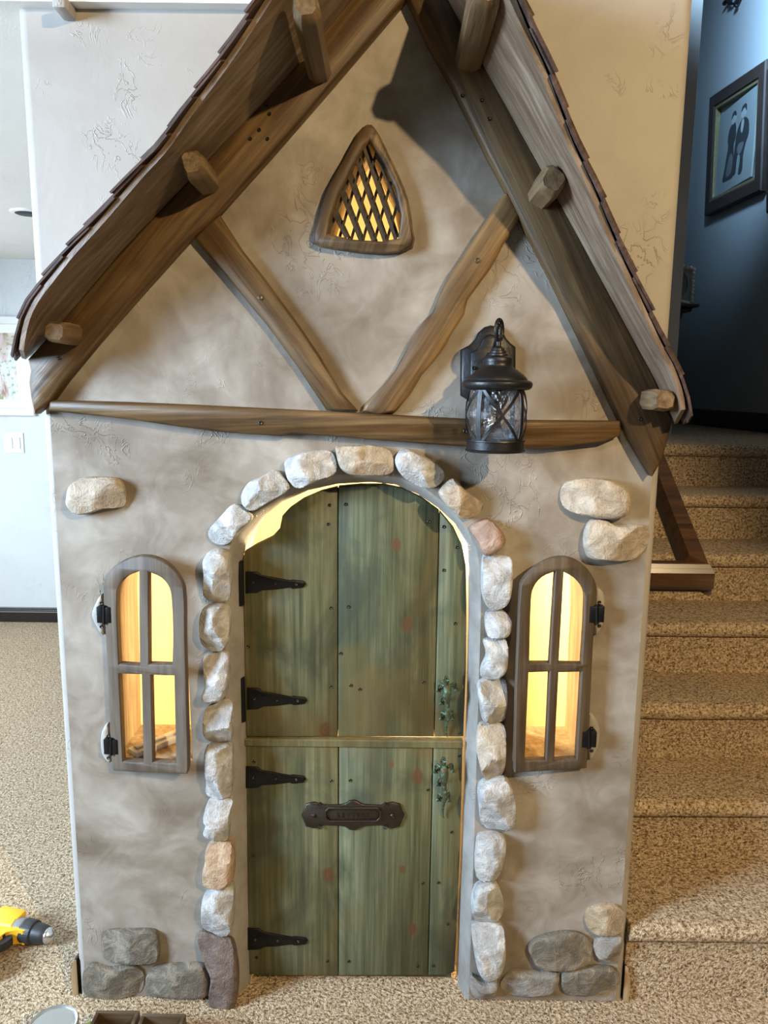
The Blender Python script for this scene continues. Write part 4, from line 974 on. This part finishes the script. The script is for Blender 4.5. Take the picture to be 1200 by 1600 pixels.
# ================================================================== THINGS ON THE FLOOR
def plain_col(nm, c, r=0.5, mt_=0.0): MAT[nm] = plain(nm, c, r, mt_, 0.15, 200, 0.1)
plain_col('drill_yellow', (0.78, 0.44, 0.02), 0.45); plain_col('drill_black', (0.02, 0.02, 0.021), 0.5); plain_col('drill_grey', (0.20, 0.20, 0.20), 0.5); plain_col('chrome', (0.62, 0.62, 0.62), 0.25, 0.9)
drill = empty('cordless_drill', 'yellow and black cordless drill lying on the carpet', 'drill')
nose = PZ(84, 1464, 0.036); rear = PZ(2, 1444, 0.040)
ax = (nose - rear); ax.z = 0; ax.normalize(); zz = Vector((0, 0, 1)); hy = zz.cross(ax); hy.normalize()     # hy points away from the camera
DM = Matrix((ax, hy, zz)).transposed().to_4x4(); DM.translation = Vector((nose.x, nose.y, 0.0)) 
RX = (DM.to_3x3() @ Matrix.Rotation(R(-90), 3, 'Y'))                                    # lathe axis -> -ax (backwards)
def dl(name, mat, prof, seg=28): return lathe_obj(name, mat, [(r, h) for r, h in prof], DM @ Vector((0, 0, 0.037)), drill, seg, RX, 40)
dl('chuck_jaw', 'chrome', [(0.004, 0.0), (0.009, 0.002), (0.013, 0.007), (0.020, 0.012), (0.022, 0.018), (0.021, 0.022)])
dl('chuck_sleeve', 'drill_black', [(0.020, 0.018), (0.0235, 0.024), (0.0265, 0.034), (0.0275, 0.060), (0.024, 0.063)])
bm = bmesh.new(); lathe(bm, [(0.026, 0.060), (0.0325, 0.064), (0.0335, 0.072), (0.0335, 0.094), (0.031, 0.100)], DM @ Vector((0, 0, 0.037)), 28, mtx=RX)
finish(bm, 'clutch_collar', 'drill_black', drill, False)
dl('gear_case', 'drill_grey', [(0.030, 0.098), (0.0315, 0.102), (0.0325, 0.122), (0.030, 0.126)])
dl('motor_housing', 'drill_yellow', [(0.030, 0.120), (0.035, 0.124), (0.0365, 0.150), (0.0365, 0.205), (0.032, 0.215), (0.02, 0.218)])
DMr = lambda x0, x1, y0, y1, z0, z1: (x0, x1, y0, y1, z0, z1)
box_obj('housing_rib', 'drill_yellow', (-0.20, -0.118, -0.004, 0.036, 0.052, 0.074), drill, 0.006, 2, DM)
def handle(name, mat, pts, z0, z1):
    bm = bmesh.new(); fn = lambda x, y, z: DM @ Vector((x, z, y))
    prism(bm, [smooth_loop([(a + 0.034, b) for a, b in pts], 3)], z1, z0, -0.0, fn); finish(bm, name, mat, drill, True, 40)
handle('grip', 'drill_black', [(-0.150, -0.010), (-0.205, -0.010), (-0.215, -0.06), (-0.222, -0.13), (-0.170, -0.135), (-0.165, -0.08)], 0.014, 0.058)
handle('yellow_web', 'drill_yellow', [(-0.118, 0.004), (-0.205, 0.004), (-0.206, -0.03), (-0.185, -0.06), (-0.162, -0.072), (-0.155, -0.045), (-0.128, -0.030), (-0.112, -0.030), (-0.108, -0.012)], 0.017, 0.061)
handle('trigger', 'drill_black', [(-0.152, -0.038), (-0.136, -0.044), (-0.142, -0.075), (-0.160, -0.080)], 0.026, 0.050)
handle('foot', 'drill_yellow', [(-0.150, -0.125), (-0.250, -0.122), (-0.255, -0.145), (-0.145, -0.148)], 0.004, 0.070)
handle('battery', 'drill_black', [(-0.135, -0.148), (-0.262, -0.144), (-0.265, -0.20), (-0.138, -0.202)], 0.002, 0.074)

def paint_can():
    c = PZ(82, 1601, 0.118); r = 0.057
    can = empty('paint_can', 'closed silver paint tin in the foreground carpet', 'paint can'); 
    lathe_obj('tin', 'tin', [(r * 0.96, 0.001), (r, 0.003), (r, 0.108), (r * 1.02, 0.110), (r * 1.02, 0.115), (r * 0.985, 0.117)], (c.x, c.y, 0), can, 48)
    lathe_obj('lid', 'tin', [(r * 0.99, 0.113), (r * 1.0, 0.118), (r * 0.96, 0.121), (r * 0.90, 0.1195), (r * 0.87, 0.114), (r * 0.83, 0.115), (r * 0.80, 0.118), (r * 0.2, 0.1185), (0.0, 0.1185)], (c.x, c.y, 0), can, 48)
MAT['tin'] = plain('brushed_tin', (0.60, 0.62, 0.60), 0.28, 0.85, 0.05, 50, 0.08)
paint_can()
def planter(x0p, x1p, yp, label):
    h = 0.085; a = PZ(x0p, yp, h); b_ = PZ(x1p, yp, h); L = 0.13; t = 0.009; root = empty('wooden_tray', label, 'wooden box', 'small wooden boxes')
    x0, x1, y1 = a.x, b_.x, a.y; y0 = y1 - L
    for nm, bx in (('back_board', (x0, x1, y1 - t, y1, 0.001, h)), ('front_board', (x0, x1, y0, y0 + t, 0.001, h)), ('side_board', (x0, x0 + t, y0 + t, y1 - t, 0.001, h)), ('side_board', (x1 - t, x1, y0 + t, y1 - t, 0.001, h)), ('bottom_board', (x0 + t, x1 - t, y0 + t, y1 - t, 0.012, 0.02))):
        box_obj(nm, 'boxwood', bx, root, 0.0012)
planter(151, 219, 1578, 'small open dark wooden box beside the paint tin')
planter(222, 291, 1583, 'small open dark wooden box nearer the doorway')
c = PZ(141, 1597, 0.058); bm = bmesh.new(); bmesh.ops.create_icosphere(bm, subdivisions=4, radius=1.0)
for v in bm.verts:
    n_ = 1 + 0.16 * noise.noise(v.co * 2.2) + 0.06 * noise.noise(v.co * 6); v.co = Vector((v.co.x * 0.024 * n_, v.co.y * 0.03 * n_, 0.029 + v.co.z * 0.028 * n_)); v.co += Vector((c.x, c.y - 0.012, 0.002))
plain_col('lime_green', (0.36, 0.50, 0.09), 0.8)
tag(finish(bm, 'green_sponge', 'lime_green', None, True), 'lime green sponge beside the wooden boxes', 'sponge')

# white plastic piece lying on the left window ledge
zs_ = min(z for _, z in WL2) + 0.004
pa = PZ(206, 1170, zs_ + 0.02); pb = PZ(283, 1140, zs_ + 0.02); d = (pb - pa); d.z = 0; L = d.length; d.normalize(); sd = Vector((-d.y, d.x, 0))
WM = Matrix((d, sd, Vector((0, 0, 1)))).transposed().to_4x4(); WM.translation = Vector(((pa.x + pb.x) / 2, (pa.y + pb.y) / 2, zs_))
tray = empty('white_plastic_cover', 'flat white plastic cover lying on the left window ledge', 'cover')
box_obj('cover_body', 'white', (-L / 2, L / 2, -0.022, 0.022, 0.0, 0.016), tray, 0.004, 2, WM)
box_obj('cover_ridge', 'white', (-L / 2 + 0.01, L / 2 - 0.01, -0.008, 0.010, 0.0155, 0.022), tray, 0.002, 2, WM)
